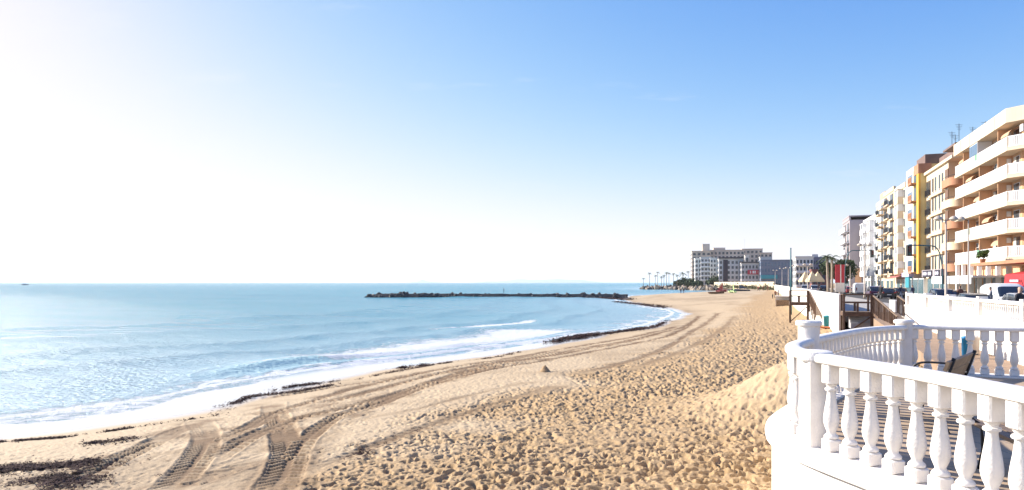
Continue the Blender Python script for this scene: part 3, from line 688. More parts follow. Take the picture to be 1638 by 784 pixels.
# ------------------------------------------------------------------ wooden beach walkways
M_WOOD = mat('weathered_wood', (.12, .068, .042), .8, .35, 3, .3, 18)
M_WOOD2 = mat('pale_weathered_wood', (.22, .15, .10), .85, .25, 3, .3, 18)
def walkway(c, d, label, ramp_len, zt=3.1, zb=2.2):
    t_ = empty('wooden_walkway', (*st(c, d)[:2], 0), RZ, label, 'walkway', 'wooden walkways down to the beach')
    W_, LP = 1.7, 1.5                                   # platform width (x) and length (y)
    gz = min(ground_z(*st(c, d)[:2]), 2.3)
    for k in range(10): box('deck_plank', t_, (0, W_), (k * LP / 10, (k + 1) * LP / 10 - .015), (zt - .04, zt), M_WOOD2)
    for x_ in (.05, W_ - .05):
        for y_ in (.05, LP - .05): box('post', t_, (x_ - .06, x_ + .06), (y_ - .06, y_ + .06), (gz - .4, zt + 1.08), M_WOOD)
    for y_ in (.05, LP - .05):
        box('beam', t_, (-.02, W_ + .02), (y_ - .075, y_ + .075), (zt - .30, zt - .05), M_WOOD)
    box('beam', t_, (-.03, .12), (0, LP), (zt - .28, zt - .045), M_WOOD)
    for y_ in (LP - .05, .05):
        box('handrail', t_, (-.02, W_ + .02), (y_ - .05, y_ + .05), (zt + 1.08, zt + 1.14), M_WOOD)
        box('rail', t_, (.11, W_ - .11), (y_ - .025, y_ + .025), (zt + .55, zt + .63), M_WOOD)
        mb_ = MB(); mb_.box((W_ / 2 - .07, W_ / 2 + .07), (y_ - .02, y_ + .02), (zt - .05, zt + .55)); mb_.build('baluster', M_WOOD, t_)
    box('handrail', t_, (0, .1), (.1, LP - .1), (zt + 1.085, zt + 1.135), M_WOOD)
    mb_ = MB(); mb_.bar((.05, .05, gz + .1), (W_ - .05, .05, zt - .3), .08); mb_.build('brace', M_WOOD, t_)
    # ramp towards the camera along the wall, with picket sides
    x0 = W_ + .1; n_ = int(ramp_len / .24); zr = lambda y_: zt + (zb - zt) * (y_ / ramp_len)
    for k in range(n_):
        y_ = k * ramp_len / n_; o_ = box('ramp_plank', t_, (x0, x0 + 1.3), (-y_ - .22, -y_), (-.02, .02), M_WOOD2); o_.location.z = zr(y_) - .02; o_.rotation_euler.x = math.atan2(zt - zb, ramp_len)
    for x_ in (x0 - .04, x0 + 1.34):
        mb_ = MB(); mb_.bar((x_, 0, zt + 1.05), (x_, -ramp_len, zb + 1.0), .09, .06); mb_.build('handrail', M_WOOD2, t_)
        mb_ = MB(); mb_.bar((x_, 0, zt - .12), (x_, -ramp_len, zb - .1), .06, .18); mb_.build('stringer', M_WOOD, t_)
        k = 0.0
        while k < ramp_len - .05:
            zz = zr(k); big = int(round(k / .52)) % 4 == 0
            box('picket', t_, (x_ - (.05 if big else .03), x_ + (.05 if big else .03)), (-k - (.1 if big else .07), -k), (zz - (.9 if big else .2), zz + 1.02), M_WOOD); k += .52
    return t_
walkway(5.3 - .363 * 0 + .15, 44.6, 'larger brown wooden walkway with picket ramp, just beyond the round terrace', 8.2)
walkway(2.9, 66.0, 'smaller brown wooden walkway farther along the sea wall, beside the teal pole', 7.6)
# bins and bits on the sand by the wall
M_BLUE = mat('blue_plastic', (.015, .22, .50), .4, .1, 5); M_TEAL = mat('teal_plastic', (.03, .28, .36), .4, .1, 5)
def bin_(loc, m, r_, h, label, name='litter_bin'):
    t_ = empty(name, loc, 0, label, 'bin')
    mb_ = MB(); mb_.lathe([(r_ * .86, .03), (r_, h * .9), (r_ * 1.06, h * .9), (r_ * 1.06, h * .93)], 18); mb_.build('body', m, t_, True)
    mb_ = MB(); mb_.lathe([(r_ * 1.04, h * .93), (r_ * .95, h * .98), (r_ * .5, h)], 18); mb_.build('lid', m, t_, True)
    mb_ = MB(); mb_.lathe([(r_ * .7, 0), (r_ * .7, .03)], 12); mb_.build('base', M_IRON, t_)
    return t_
p = st(8.0, 24.2); bin_((16.1, 24.2, 2.34), M_BLUE, .15, .76, 'bright blue cylindrical bin seen between the far terrace balusters')
bin_((16.95, 25.0, 2.36), M_WHITE2, .16, .7, 'white bin next to the bright blue one below the promenade wall')
p = on_level(1325, 509, 2.25); bin_((p.x, p.y, ground_z(p.x, p.y)), M_TEAL, .36, .95, 'teal and blue bin standing on the sand against the white sea wall')
M_ORANGE = mat('orange_plastic', (.55, .16, .05), .5, .15, 4); M_CREAMB = mat('cream_board', (.62, .52, .36), .6, .1, 4)
def board(px, py, ln, rz, m, label):
    p_ = on_level(px, py, 2.2); mb_ = MB(); n_ = 14; v_ = []
    for i in range(n_ + 1):
        u = i / n_; w_ = .33 * (math.sin(math.pi * min(1, max(.02, u))) ** .5); x_ = (u - .5) * ln; up = .10 * (2 * u - 1) ** 4
        v_ += [(x_, -w_, up + .06), (x_, 0, up), (x_, w_, up + .06), (x_, w_ * .8, up + .13), (x_, -w_ * .8, up + .13)]
    mb_.add(v_, [(i * 5 + j, i * 5 + (j + 1) % 5, i * 5 + 5 + (j + 1) % 5, i * 5 + 5 + j) for i in range(n_) for j in range(5)] + [(0, 1, 2, 3, 4), tuple(n_ * 5 + j for j in (4, 3, 2, 1, 0))])
    tag(mb_.build('paddle_board', m, None, True, (p_.x, p_.y, ground_z(p_.x, p_.y) + .02), (0, 0, rz)), label, 'board')
board(1326, 511, 1.6, R(4), M_ORANGE, 'orange board lying on the sand in front of the teal bin'); board(1322, 520, 1.7, R(2), M_CREAMB, 'cream board lying on the sand nearest the round post')
mb = MB(); p = on_level(1311, 522, 2.2); mb.tube([(0, 0, -.3), (0, 0, 1.35)], .045, 8); tag(mb.build('marker_post', M_WHITE2, None, True, (p.x, p.y, ground_z(p.x, p.y))), 'thin white post in the sand behind the round terrace post', 'post')

# ------------------------------------------------------------------ lamps, poles, signals
M_POLE = mat('cream_pole_paint', (.52, .43, .34), .5, .1, 3); M_TEALP = mat('teal_pole_paint', (.012, .10, .12), .5, .15, 3)
M_LAMPG = mat('lamp_glass', (.75, .68, .52), .35, .05, 5)
def lamp(px, ptop, d, label, arms=2, m=None, rz=0.0, w=.09, group='street lamps along the promenade'):
    b_ = at_depth(px, HY, d); h = EYE + (HY - ptop) / FOC * d - Z_ST
    t_ = empty('street_lamp', (b_.x, d, Z_ST), rz, label, 'street lamp', group)
    mb_ = MB(); mb_.lathe([(w * 1.7, 0), (w * 1.7, .5), (w, .6), (w * .7, h)], 12); mb_.build('pole', m or M_POLE, t_, True)
    for s_ in ((-1, 1) if arms == 2 else (-1,)):
        mb_ = MB(); mb_.tube(smooth_line([(0, 0, h - .05), (s_ * .25, 0, h + .02), (s_ * .55, 0, h + .05)], 4), .035, 6); mb_.build('arm', M_IRON, t_, True)
        hd = empty('lamp_head', (s_ * .62, 0, h + .02)); hd.parent = t_
        mb_ = MB(); mb_.lathe([(.34, .02), (.33, .06), (.24, .20), (.1, .29), (.03, .3)], 14); mb_.build('hood', m or M_POLE, hd, True)
        mb_ = MB(); mb_.lathe([(.1, -.10), (.22, -.06), (.28, .018)], 14); mb_.build('globe', M_LAMPG, hd, True)
    return t_
lamp(1513, 352, 54, 'tall cream double-headed street lamp in front of the apartment with terracotta balconies')
lamp(1549, 352, 58, 'slim cream street lamp in front of the white balconies, right of the tallest one', 1, w=.06)
lamp(1383, 393, 88, 'cream double-headed street lamp in front of the grey and white apartment blocks')
lamp(1292, 424, 130, 'pale street lamp between the two parked cars far up the promenade')
lamp(1273, 426, 160, 'pale street lamp just right of the tall teal pole'); lamp(1261, 429, 190, 'pale street lamp touching the left side of the tall teal pole')
lamp(1251, 430, 220, 'pale street lamp second to the left of the tall teal pole'); lamp(1240, 433, 250, 'leftmost pale street lamp in the far row by the promenade wall')
lamp(1360, 425, 120, 'slim pale street lamp by the grey apartment block', 1, w=.06)
b_ = on_level(1265, 487, 2.3); mb = MB(); gz = ground_z(b_.x, b_.y)
t_ = empty('flag_pole', (b_.x, b_.y, gz), 0, 'tall teal pole rising beside the smaller wooden walkway', 'pole'); ht = EYE + (HY - 398) / FOC * b_.y - gz
mb.tube([(0, 0, -.2), (0, 0, ht * .45), (0, 0, ht)], [.13, .11, .06], 10); mb.build('shaft', M_TEALP, t_, True)
mb = MB(); mb.lathe([(.08, 0), (.09, .05), (.03, .12)], 10); mb.build('finial', M_TEALP, t_, True, (0, 0, ht))
M_SIG = mat('signal_black', (.018, .018, .02), .5); M_GRN = mat('signal_lens', (.03, .10, .07), .3); M_REDL = mat('signal_red_lens', (.14, .02, .02), .3)
def signal(px_pole, px_head, py_head, d, label, zt):
    b_ = at_depth(px_pole, HY, d); hp = at_depth(px_head, py_head, d); rx = hp.x - b_.x; rh = hp.z - Z_ST
    t_ = empty('traffic_signal', (b_.x, d, Z_ST), 0, label, 'traffic light', 'traffic lights over the street')
    mb_ = MB(); mb_.tube(smooth_line([(0, 0, 0), (0, 0, rh * .7), (rx * .15, 0, rh + .2), (rx * .5, 0, rh + .45), (rx, 0, rh + .5)], 5), .055, 8); mb_.build('mast', M_TEALP, t_, True)
    for x_, z_, s_ in ((rx, rh, 1.0), (.2, 2.3, .8)):
        hd = box('signal_head', t_, (x_ - .2 * s_, x_ + .2 * s_), (-.14, .14), (z_ - .5 * s_, z_ + .5 * s_), M_SIG)
        for k, mm in enumerate((M_REDL, M_REDL, M_GRN)):
            mb_ = MB(); mb_.tube([(0, -.141, (.3 - .3 * k) * s_), (0, -.19, (.3 - .3 * k) * s_)], .11 * s_, 12); mb_.build('lens', mm, hd)
    return t_
signal(1507, 1454, 401, 62, 'traffic light hanging from a curved teal mast before the yellow apartment block', 5)
signal(1352, 1395, 406, 95, 'traffic light on the arm in front of the white apartment block', 5)
M_RED = mat('red_banner', (.50, .03, .05), .6, .1, 3)
p = at_depth(1343, 452, 120); t_ = empty('banner_sign', (p.x, 120, Z_ST), 0, 'tall red and white vertical banner on a post beside the dark tree', 'banner')
box('post', t_, (-.1, .1), (-.1, .1), (0, 4.6), M_POLE); box('panel', t_, (-.85, .85), (-.18, -.11), (2.0, 5.2), M_RED); box('stripe', t_, (.02, .2), (-.2, -.182), (2.0, 5.2), M_WHITE2); box('foot_panel', t_, (-.85, .85), (-.18, -.11), (.4, 1.98), M_WHITE2)

# ------------------------------------------------------------------ apartment blocks along the street
M_CREAM = mat('cream_render', (.66, .50, .33), .85, .07, .6, .15, 12, stain=.2)
M_CREAM2 = mat('pale_cream_render', (.68, .56, .40), .85, .06, .6, .15, 12, stain=.2)
M_PEACH = mat('peach_render', (.62, .36, .20), .85, .10, .6, .15, 12, stain=.2)
M_TERRA = mat('terracotta_render', (.42, .20, .11), .85, .12, .7, .15, 12)
M_YEL = mat('ochre_yellow_render', (.72, .38, .05), .8, .08, .6, .1, 12, stain=.15)
M_YELP = mat('pale_yellow_render', (.74, .56, .24), .8, .08, .6, .1, 12)
M_PINK = mat('pinkish_white_render', (.72, .60, .55), .85, .06, .6, .1, 12, stain=.15)
M_WHT = mat('white_render', (.76, .74, .73), .85, .05, .6, .1, 12, stain=.2)
M_GREY = mat('mauve_grey_render', (.36, .31, .32), .85, .06, .6, .1, 12, stain=.2)
M_BROWN = mat('brown_roof_render', (.17, .11, .095), .85, .15, .8)
M_FRAME = mat('white_window_frame', (.72, .72, .71), .5); M_FRAMEB = mat('brown_window_frame', (.16, .09, .055), .55)
M_GLASS = mat('window_glass', (.035, .05, .065), .12, spec=.8); M_GLASSB = mat('blue_window_glass', (.10, .16, .24), .12, spec=.8)
M_SHUT = mat('roller_shutter', (.58, .53, .46), .7, .05, 3)
M_RAILW = mat('white_railing', (.80, .79, .80), .5)
M_AWN = mat('cream_awning', (.52, .33, .20), .8, .06, 2); M_AWNR = mat('red_awning', (.42, .025, .03), .75, .08, 2)
M_DARK = mat('dark_opening', (.03, .026, .024), .7)
M_SIGN = mat('dark_sign_board', (.030, .026, .045), .5); M_LETTER = mat('pale_sign_letters', (.72, .68, .78), .6)
M_SHOP = mat('shop_glass', (.10, .17, .19), .15, spec=.8); M_TEALG = mat('teal_shop_panel', (.04, .30, .36), .4)

def window(par, y, z, w, h, x=0.0, m=None, shutter=False, frame=None, sill=True):
    """a window in a facade facing -x: frame with pane (and shutter) as its pieces"""
    f_ = box('window', par, (x - .05, x + .06), (y - w / 2 - .06, y + w / 2 + .06), (z - h / 2 - .06, z + h / 2 + .06), frame or M_FRAME)
    box('pane', f_, (-.075, -.056), (-w / 2, w / 2), (-h / 2, h / 2 if not shutter else h * .05), m or M_GLASS)
    if shutter: box('shutter', f_, (-.085, -.056), (-w / 2, w / 2), (h * .06, h / 2), M_SHUT)
    if sill: box('sill', f_, (-.16, -.056), (-w / 2 - .1, w / 2 + .1), (-h / 2 - .13, -h / 2 - .062), M_WHT)
    return f_
RAILS = {}
def railing(par, x, y0, y1, z0, h=1.05, m=None, step=.16, along='y'):
    """a railing panel of thin bars between two rails"""
    L = y1 - y0; k = (round(L, 2), round(h, 2), (m or M_RAILW).name, step, along)
    if k not in RAILS:
        mb_ = MB(); n_ = max(3, int(L / step))
        def bx(a0, a1, b0, b1, c0, c1):
            if along == 'y': mb_.box((b0, b1), (a0, a1), (c0, c1))
            else: mb_.box((a0, a1), (b0, b1), (c0, c1))
        bx(0, L, -.035, .035, h - .09, h); bx(0, L, -.03, .03, .03, .12)
        for i in range(n_ + 1): c_ = i * L / n_; bx(max(0, c_ - .05), min(L, c_ + .05), -.02, .02, .12, h - .09)
        RAILS[k] = mb_.mesh('railing', m or M_RAILW)
    return link('railing', RAILS[k], par, (x, y0, z0) if along == 'y' else (y0, x, z0))
def antenna(par, x, y, z, h=2.2):
    mb_ = MB(); mb_.tube([(x, y, z), (x, y, z + h)], .035, 6)
    for k in range(4): mb_.bar((x - .5 + .08 * k, y - .25, z + h - .15 - k * .22), (x + .5 - .08 * k, y + .25, z + h - .15 - k * .22), .03)
    mb_.build('antenna', M_IRON, par)
def prism(name, par, pts, z0, z1, m):      # upright prism over a plan outline
    n_ = len(pts); mb_ = MB(); mb_.add([(a, b_, z0) for a, b_ in pts] + [(a, b_, z1) for a, b_ in pts], [tuple(range(n_))[::-1], tuple(range(n_, 2 * n_))] + [(i, (i + 1) % n_, n_ + (i + 1) % n_, n_ + i) for i in range(n_)])
    return mb_.build(name, m, par)
FC = 25.2                                   # facade line
# --- block A: cream, long white balconies, cut corner
L = 19.8
A = empty('apartment_block', (*st(FC, 69.7)[:2], 0), RZ, 'large cream apartment block with stacked white railed balconies at the right edge', 'apartment block')
G = Z_ST; FZ = [7.26 + 2.8 * k for k in range(5)]
prism('wall', A, [(1.5, .6), (3.2, -1.1), (3.2, -7), (16, -7), (16, L), (1.5, L)], G, 21.3, M_PEACH)
corner = [(0, L), (0, 0), (1.55, -1.55), (1.55, -8), (2.6, -8), (2.6, -1.3), (1.4, .6), (1.4, L)]
prism('roof_parapet', A, [(-.1, L + .03), (-.1, -.05), (1.5, -1.65), (1.5, -8), (16, -8), (16, L + .03)], 21.3, 22.75, M_CREAM2)
for y_ in (3.6, 8.2, 12.6, 16.5): box('parapet_joint', A, (-.14, -.101), (y_ - .09, y_ + .09), (21.32, 22.74), M_CREAM)
for k, z in enumerate(FZ):
    prism('balcony_slab', A, [(0, L), (0, 0), (1.55, -1.55), (1.55, -8), (3.19, -8), (3.19, -1.11), (1.49, .59), (1.49, L)], z, z + .34, M_CREAM2)
    for y_ in (0, 3.3, 6.6, 9.9, 13.2, 16.5):
        railing(A, .08, y_ + .06, y_ + 3.24, z + .34, 1.12)
        box('railing_post', A, (.02, .14), (y_ - .06, y_ + .06), (z + .34, z + 1.5), M_CREAM2)
    rl = railing(A, 0, 0, 2.05, z + .34, 1.12, along='x'); rl.location = (.07, -.02, z + .34); rl.rotation_euler = (0, 0, R(-45))
    railing(A, 1.62, -7.9, -1.6, z + .34, 1.12)
    for j, y_ in enumerate((2.0, 5.3, 8.6, 11.9, 15.2, 18.4)):
        dm = (k * 7 + j * 3) % 5
        dr = box('balcony_door', A, (1.44, 1.56), (y_ - .85, y_ + .85), (z + .36, z + 2.5), M_FRAME if dm else M_FRAMEB)
        box('pane', dr, (-.09, -.062), (-.78, -.03), (-1.0, 1.0), M_GLASS); box('pane', dr, (-.09, -.062), (.03, .78), (-1.0, 1.0), M_GLASS if dm > 1 else M_SHUT)
        if dm == 3:
            mb = MB(); n_ = 6; v = []
            for i in range(n_ + 1):
                t0 = i / n_ * math.pi / 2; v += [(1.42 - 1.05 * math.sin(t0), y_ - 1.2, z + 1.75 + .75 * math.cos(t0)), (1.42 - 1.05 * math.sin(t0), y_ + 1.2, z + 1.75 + .75 * math.cos(t0))]
            mb.add(v, [(2 * i, 2 * i + 1, 2 * i + 3, 2 * i + 2) for i in range(n_)]); mb.build('awning', M_AWN, A)
    for y_ in (3.65, 10.25, 16.85): box('divider', A, (.25, 1.5), (y_ - .07, y_ + .07), (z + .36, z + 2.8), M_PEACH)
    # windows of the cut corner and the side
    w_ = box('balcony_door', A, (-.06, .06), (-.7, .7), (-1.05, 1.05), M_FRAMEB); w_.location = (2.32, -.28, z + 1.42); w_.rotation_euler = (0, 0, R(45)); box('pane', w_, (-.09, -.062), (-.6, .6), (-.95, .95), M_GLASS)
TOW = [mat('towel_blue', (.10, .22, .45), .9), mat('towel_red', (.45, .08, .07), .9), mat('towel_white', (.70, .70, .68), .9), mat('towel_green', (.14, .30, .18), .9)]
rq = random.Random(17)
for k, z in enumerate(FZ):
    for y_ in (3.9, 7.1, 10.6, 13.8, 17.2):
        if rq.random() < .55: u_ = box('air_conditioner', A, (1.02, 1.43), (y_ - .4, y_ + .4), (z + 1.95, z + 2.5), M_FRAME); box('grille', u_, (-.235, -.206), (-.28, .28), (-.22, .22), M_IRON)
        if rq.random() < .15: yy = y_ + rq.uniform(-1, 1); box('towel', A, (-.01, .025), (yy - .4, yy + .4), (z + .75, z + 1.47), rq.choice(TOW))
        if rq.random() < .35: yy = y_ + rq.uniform(-1.2, 1.2); box('plant_pot', A, (.3, .6), (yy - .2, yy + .2), (z + .341, z + .7), M_TERRA)
gl = box('glazed_balcony', A, (.0, 1.45), (9.95, 13.1), (18.82, 21.28), M_FRAME)
for j in range(4): box('pane', gl, (-.76, -.728), (-1.5 + j * .77, -1.5 + j * .77 + .68), (-.15, 1.12), M_GLASSB)
ac = box('air_conditioner', A, (1.0, 1.45), (-1.2, -.4), (20.2, 20.9), M_FRAME); ac.rotation_euler = (0, 0, R(0))
antenna(A, 3, 1.2, 22.7, 2.6); antenna(A, 2, 14.5, 22.7, 1.8)
# ground floor: columns, white canopy, red awning, terrace with a potted plant
for y_ in (-6, -3, .4, 3.7, 7.0, 10.3, 13.6, 16.9, 19.6): box('column', A, (.1 if y_ > -1 else 1.7, .5 if y_ > -1 else 2.1), (y_ - .2, y_ + .2), (G, 7.26), M_WHT)
for y_ in (2, 5.3, 8.6, 11.9, 15.2, 18.3):
    sw = box('shop_window', A, (1.40, 1.56), (y_ - 1.2, y_ + 1.2), (G + .3, G + 2.7), M_FRAME); box('pane', sw, (-.1, -.082), (-1.1, 1.1), (-1.1, 1.1), M_SHOP)
box('canopy', A, (-2.6, 1.4), (1.5, 19.5), (5.55, 5.75), M_WHT)
for y_ in (4.0, 8.5, 13, 17.5): box('canopy_front', A, (-2.66, -2.61), (y_ - 2.2, y_ + 1.9), (4.85, 5.76), M_WHT)
rt = prism('roof_terrace', A, [(-2.8, 1.4), (-2.8, -16), (3.1, -16), (3.1, 1.4)], 6.7, 7.0, M_TERRA)
prism('front_shop', A, [(.2, -16), (.2, -7.6), (3.1, -7.6), (3.1, -16)], G, 6.69, M_PEACH)
mb = MB(); mb.add([(.19, -15, 6.3), (.19, -8.3, 6.3), (-2.5, -8.3, 5.75), (-2.5, -15, 5.75), (-2.6, -15, 4.6), (-2.6, -8.3, 4.6)], [(0, 1, 2, 3), (3, 2, 5, 4)]); mb.build('red_awning', M_AWNR, A)
for k, (y_, w_) in enumerate(((-12.2, .2), (-11.9, .3), (-11.5, .22), (-11.15, .3), (-10.75, .22), (-10.4, .3))): box('awning_mark', A, (-2.66, -2.605), (y_, y_ + w_), (5.05, 5.25), M_LETTER)
# --- block B: cream with rounded terracotta balconies, yellow stripe
B = empty('apartment_block', (*st(FC, 89.2)[:2], 0), RZ, 'cream apartment block with rounded terracotta balconies and an ochre yellow bay', 'apartment block')
prism('wall', B, [(.3, 3.5), (3.2, 3.5), (3.2, .3), (14, .3), (14, 16.6), (.3, 16.6)], G, 21.6, M_CREAM2)
prism('recess_wall', B, [(3.0, .28), (3.19, .28), (3.19, 3.49), (3.0, 3.49)], G + 4, 21.6, M_TERRA)
prism('yellow_bay', B, [(-.5, 16.62), (-.5, 18.2), (-.1, 18.2), (-.1, 24), (12, 24), (12, 16.62)], G + 3.6, 23.2, M_YELP)
box('yellow_fin', B, (-.75, -.49), (16.55, 18.0), (G + 3.4, 21.8), M_YEL)
box('terracotta_cap', B, (-.78, 1), (16.52, 19.6), (21.82, 23.3), M_TERRA)
prism('rear_bay', B, [(0, 24.02), (0, 30), (12, 30), (12, 24.02)], G, 24.0, M_PINK)
prism('attic', B, [(2.0, 3.6), (2.0, 16.4), (12, 16.4), (12, 3.6)], 21.6, 23.9, M_BROWN); prism('attic_tower', B, [(.8, 19.8), (.8, 26), (9, 26), (9, 19.8)], 23.2, 25.2, M_BROWN)
prism('cornice', B, [(-.05, .25), (-.05, 16.5), (1.4, 16.5), (1.4, 3.6), (3.0, 3.6), (3.0, .25)], 21.35, 21.75, M_CREAM2)
prism('roof_canopy', B, [(.2, -.3), (.2, 6), (3.6, 6), (3.6, -.3)], 23.0, 23.25, M_BROWN)
box('roof_shed', B, (4, 7), (6, 9.5), (23.9, 25.2), M_WHT); box('water_tank', B, (3.2, 4.6), (11, 13), (23.9, 25.0), M_IRON)
for y_, x_ in ((8, 2.6), (11, 5), (13.5, 3), (16, 4)): antenna(B, x_, y_, 23.9, 3.4)
for k in range(6):
    z = 6.55 + 2.85 * k
    if k < 6 and z < 20:
        # rounded balcony at the near corner
        n_ = 10; pts = [(3.0, .3), (1.0, .3)] + [(1.0 - 1.15 * math.sin(i / n_ * math.pi / 2), 1.45 - 1.15 * math.cos(i / n_ * math.pi / 2)) for i in range(1, n_ + 1)] + [(-.15, 5.2), (.29, 5.2), (.29, 3.6), (3.0, 3.6)]
        prism('balcony', B, pts, z - .1, z + .95, M_TERRA if k % 2 == 0 else M_CREAM)
        prism('balcony_opening', B, [(.29, 3.45), (.24, 3.45), (.24, 5.1), (.29, 5.1)], z + .96, z + 2.5, M_FRAMEB)
        mb = MB(); mb.tube([(-.1, 5.1, z + 1.25), (-.12, 1.6, z + 1.25), (.3, .7, z + 1.25), (1.0, .38, z + 1.25), (3.0, .36, z + 1.25)], .03, 6); mb.build('balcony_rail', M_IRON, B)
    for y_, w_, h_ in ((6.6, .7, 1.9), (8.3, .7, 1.9), (10.6, .75, 1.9), (12.2, .75, 1.9)):
        if z + 2 < 21.3: window(B, y_, z + 1.35, w_, h_, .3, M_GLASS, False, M_FRAMEB)
    if z + 2 < 21.3:
        bd = box('balcony_door', B, (.22, .31), (13.6, 16.2), (z + .1, z + 2.35), M_FRAMEB); box('pane', bd, (-.07, -.046), (-1.1, 1.1), (-1, 1), M_GLASS)
        railing(B, .05, 13.6, 16.3, z, 1.0, M_IRON, .2); box('band', B, (-.06, .3), (5.3, 13.5), (z - .45, z - .1), M_CREAM)
    if z + 2 < 23:
        window(B, 19.6, z + 1.3, .9, 1.8, -.1, M_GLASS, False, M_YELP); 
        sb = prism('bay_balcony', B, [(-1.0, 20.8), (-1.0, 23.6), (-.11, 23.6), (-.11, 20.8)], z - .1, z + .12, M_TERRA); railing(B, -.95, 20.8, 23.6, z + .12, .95, M_TERRA, .2)
        bd = box('balcony_door', B, (-.16, -.09), (21.2, 23.2), (z + .14, z + 2.3), M_FRAMEB); box('pane', bd, (-.06, -.036), (-.9, .9), (-1, 1), M_GLASS)
        window(B, 27, z + 1.3, 3.6, 1.6, 0, M_GLASSB, False)
# shop fronts and dark sign
for j, (y_, w_) in enumerate(((5.2, 3.2), (9, 3.2), (12.8, 3.2), (17, 3.4), (21, 3.4), (26, 4))):
    sw = box('shop_window', B, (.1 if y_ < 16 else -.3, .32), (y_ - w_ / 2, y_ + w_ / 2), (G + .2, G + 2.7), M_FRAME); box('pane', sw, (-.2 if y_ < 16 else -.4, -.112 if y_ < 16 else -.312), (-w_ / 2 + .15, w_ / 2 - .15), (-1.1, 1.1), M_SHOP)
prism('shop_fascia', B, [(-.6, 3.4), (-.6, 15), (.29, 15), (.29, 3.4)], G + 2.85, G + 3.9, M_GREY)
for y0_, y1_, nlet in ((3.9, 6.4, 6), (8.2, 10.7, 6), (10.9, 13.9, 8)):
    sg = box('sign_board', B, (-.72, -.61), (y0_, y1_), (G + 2.9, G + 3.8), M_SIGN); span = (y1_ - y0_) - .5
    for i in range(nlet):
        c_ = -span / 2 + (i + .5) * span / nlet; hh = .16 + .05 * ((i * 5) % 3)
        box('sign_letter', sg, (-.075, -.057), (c_ - span / nlet * .34, c_ + span / nlet * .34), (-hh, hh), M_LETTER)
box('teal_shop_sign', B, (-.5, .0), (25.2, 28.2), (G + 1.2, G + 3.0), M_TEALG); box('blue_fascia', B, (-.7, .0), (24.1, 30), (G + 3.0, G + 3.7), mat('lilac_fascia', (.50, .46, .70), .6))
# --- blocks C, D (cream with dark balconies; white), E (mauve grey)
def block(name_lab, d0, d1, off, ztop, mwall, nf, bays, depth=13, base=None, cat='apartment block'):
    t_ = empty('apartment_block', (*st(FC + off, d0)[:2], 0), RZ, name_lab, cat); Ln = (d1 - d0) * KS
    box('wall', t_, (0, depth), (.05, Ln - .05), (G, ztop), mwall); box('parapet', t_, (-.12, .25), (.05, Ln - .05), (ztop - .02, ztop + .8), base or mwall)
    fh = (ztop - G - 3.6) / nf
    for k in range(nf):
        z = G + 3.6 + fh * k
        for (y0_, y1_, kind, mm) in bays:
            a_, b__ = y0_ * Ln, y1_ * Ln; c_ = (a_ + b__) / 2; w_ = b__ - a_
            if kind == 'balcony':
                box('balcony_slab', t_, (-1.1, -.01), (a_ + .1, b__ - .1), (z - .12, z + .1), mm)
                railing(t_, -1.05, a_ + .12, b__ - .12, z + .1, .95, M_IRON if mm in (M_CREAM, M_TERRA) else M_RAILW, .2)
                bd = box('balcony_door', t_, (-.07, .05), (c_ - w_ * .36, c_ + w_ * .36), (z + .1, z + 2.2), M_FRAMEB if (k + int(c_)) % 3 else M_FRAME); box('pane', bd, (-.085, -.062), (-w_ * .31, w_ * .31), (-.95, .95), M_GLASS)
            elif kind == 'bay':
                box('bay_front', t_, (-.9, -.01), (a_ + .08, b__ - .08), (z - .1, z + 1.0), mm); gb = box('bay_window', t_, (-.82, -.01), (a_ + .15, b__ - .15), (z + 1.0, z + 2.25), M_FRAME)
                for q_ in range(3): box('pane', gb, (-.44, -.41), (-w_ * .42 + q_ * w_ * .29, -w_ * .42 + q_ * w_ * .29 + w_ * .25), (-.52, .52), M_GLASSB if q_ % 2 else M_SHUT)
                box('bay_roof', t_, (-.95, -.01), (a_ + .05, b__ - .05), (z + 2.25, z + 2.4), mm)
            else: window(t_, c_, z + 1.35, w_ * .62, 1.4, 0, M_GLASS, (k * 3 + int(c_)) % 3 == 0)
    for j in range(int(Ln / 4.2)):
        y_ = 2.2 + j * 4.2; sw = box('shop_window', t_, (-.07, .05), (y_ - 1.5, y_ + 1.5), (G + .2, G + 2.6), M_FRAME); box('pane', sw, (-.09, -.062), (-1.35, 1.35), (-1.05, 1.05), M_SHOP)
    return t_, Ln
C1, LC1 = block('tall cream apartment block with glazed bays next to the ochre bay', 117.6, 127.5, 0, 21.6, M_CREAM2, 6, [(.03, .2, 'win', None), (.22, .58, 'bay', M_CREAM2), (.62, .97, 'balcony', M_CREAM)])
prism('attic', C1, [(2, .5), (2, 6), (9, 6), (9, .5)], 21.6, 23.6, M_BROWN)
aw = MB(); aw.add([(-.05, 1, 6.4), (-.05, LC1 - 1, 6.4), (-1.9, LC1 - 1, 5.7), (-1.9, 1, 5.7)], [(0, 1, 2, 3)]); aw.build('shop_awning', mat('dusty_red_awning', (.40, .14, .12), .8, .1, 2), C1)
C2, _ = block('cream apartment block with dark recessed balconies, third from the right', 127.9, 139, 0, 22.3, M_CREAM, 6, [(.03, .4, 'balcony', M_CREAM), (.45, .6, 'win', None), (.64, .97, 'balcony', M_CREAM2)])
C3, _ = block('narrow cream apartment block with pink top beside the white block', 139.4, 149, .3, 21.4, M_CREAM2, 6, [(.05, .45, 'balcony', M_CREAM), (.5, .95, 'win', None)])
box('pink_tower', C3, (.5, 6), (3, 9), (22.3, 24.0), mat('salmon_render', (.62, .32, .22), .85, .08, .6))
Dk, _ = block('white apartment block with white balconies beside the mauve grey block', 149.4, 169, .4, 19.4, M_WHT, 5, [(.02, .18, 'win', None), (.2, .42, 'bay', M_WHT), (.46, .66, 'balcony', M_WHT), (.7, .96, 'bay', M_WHT)])
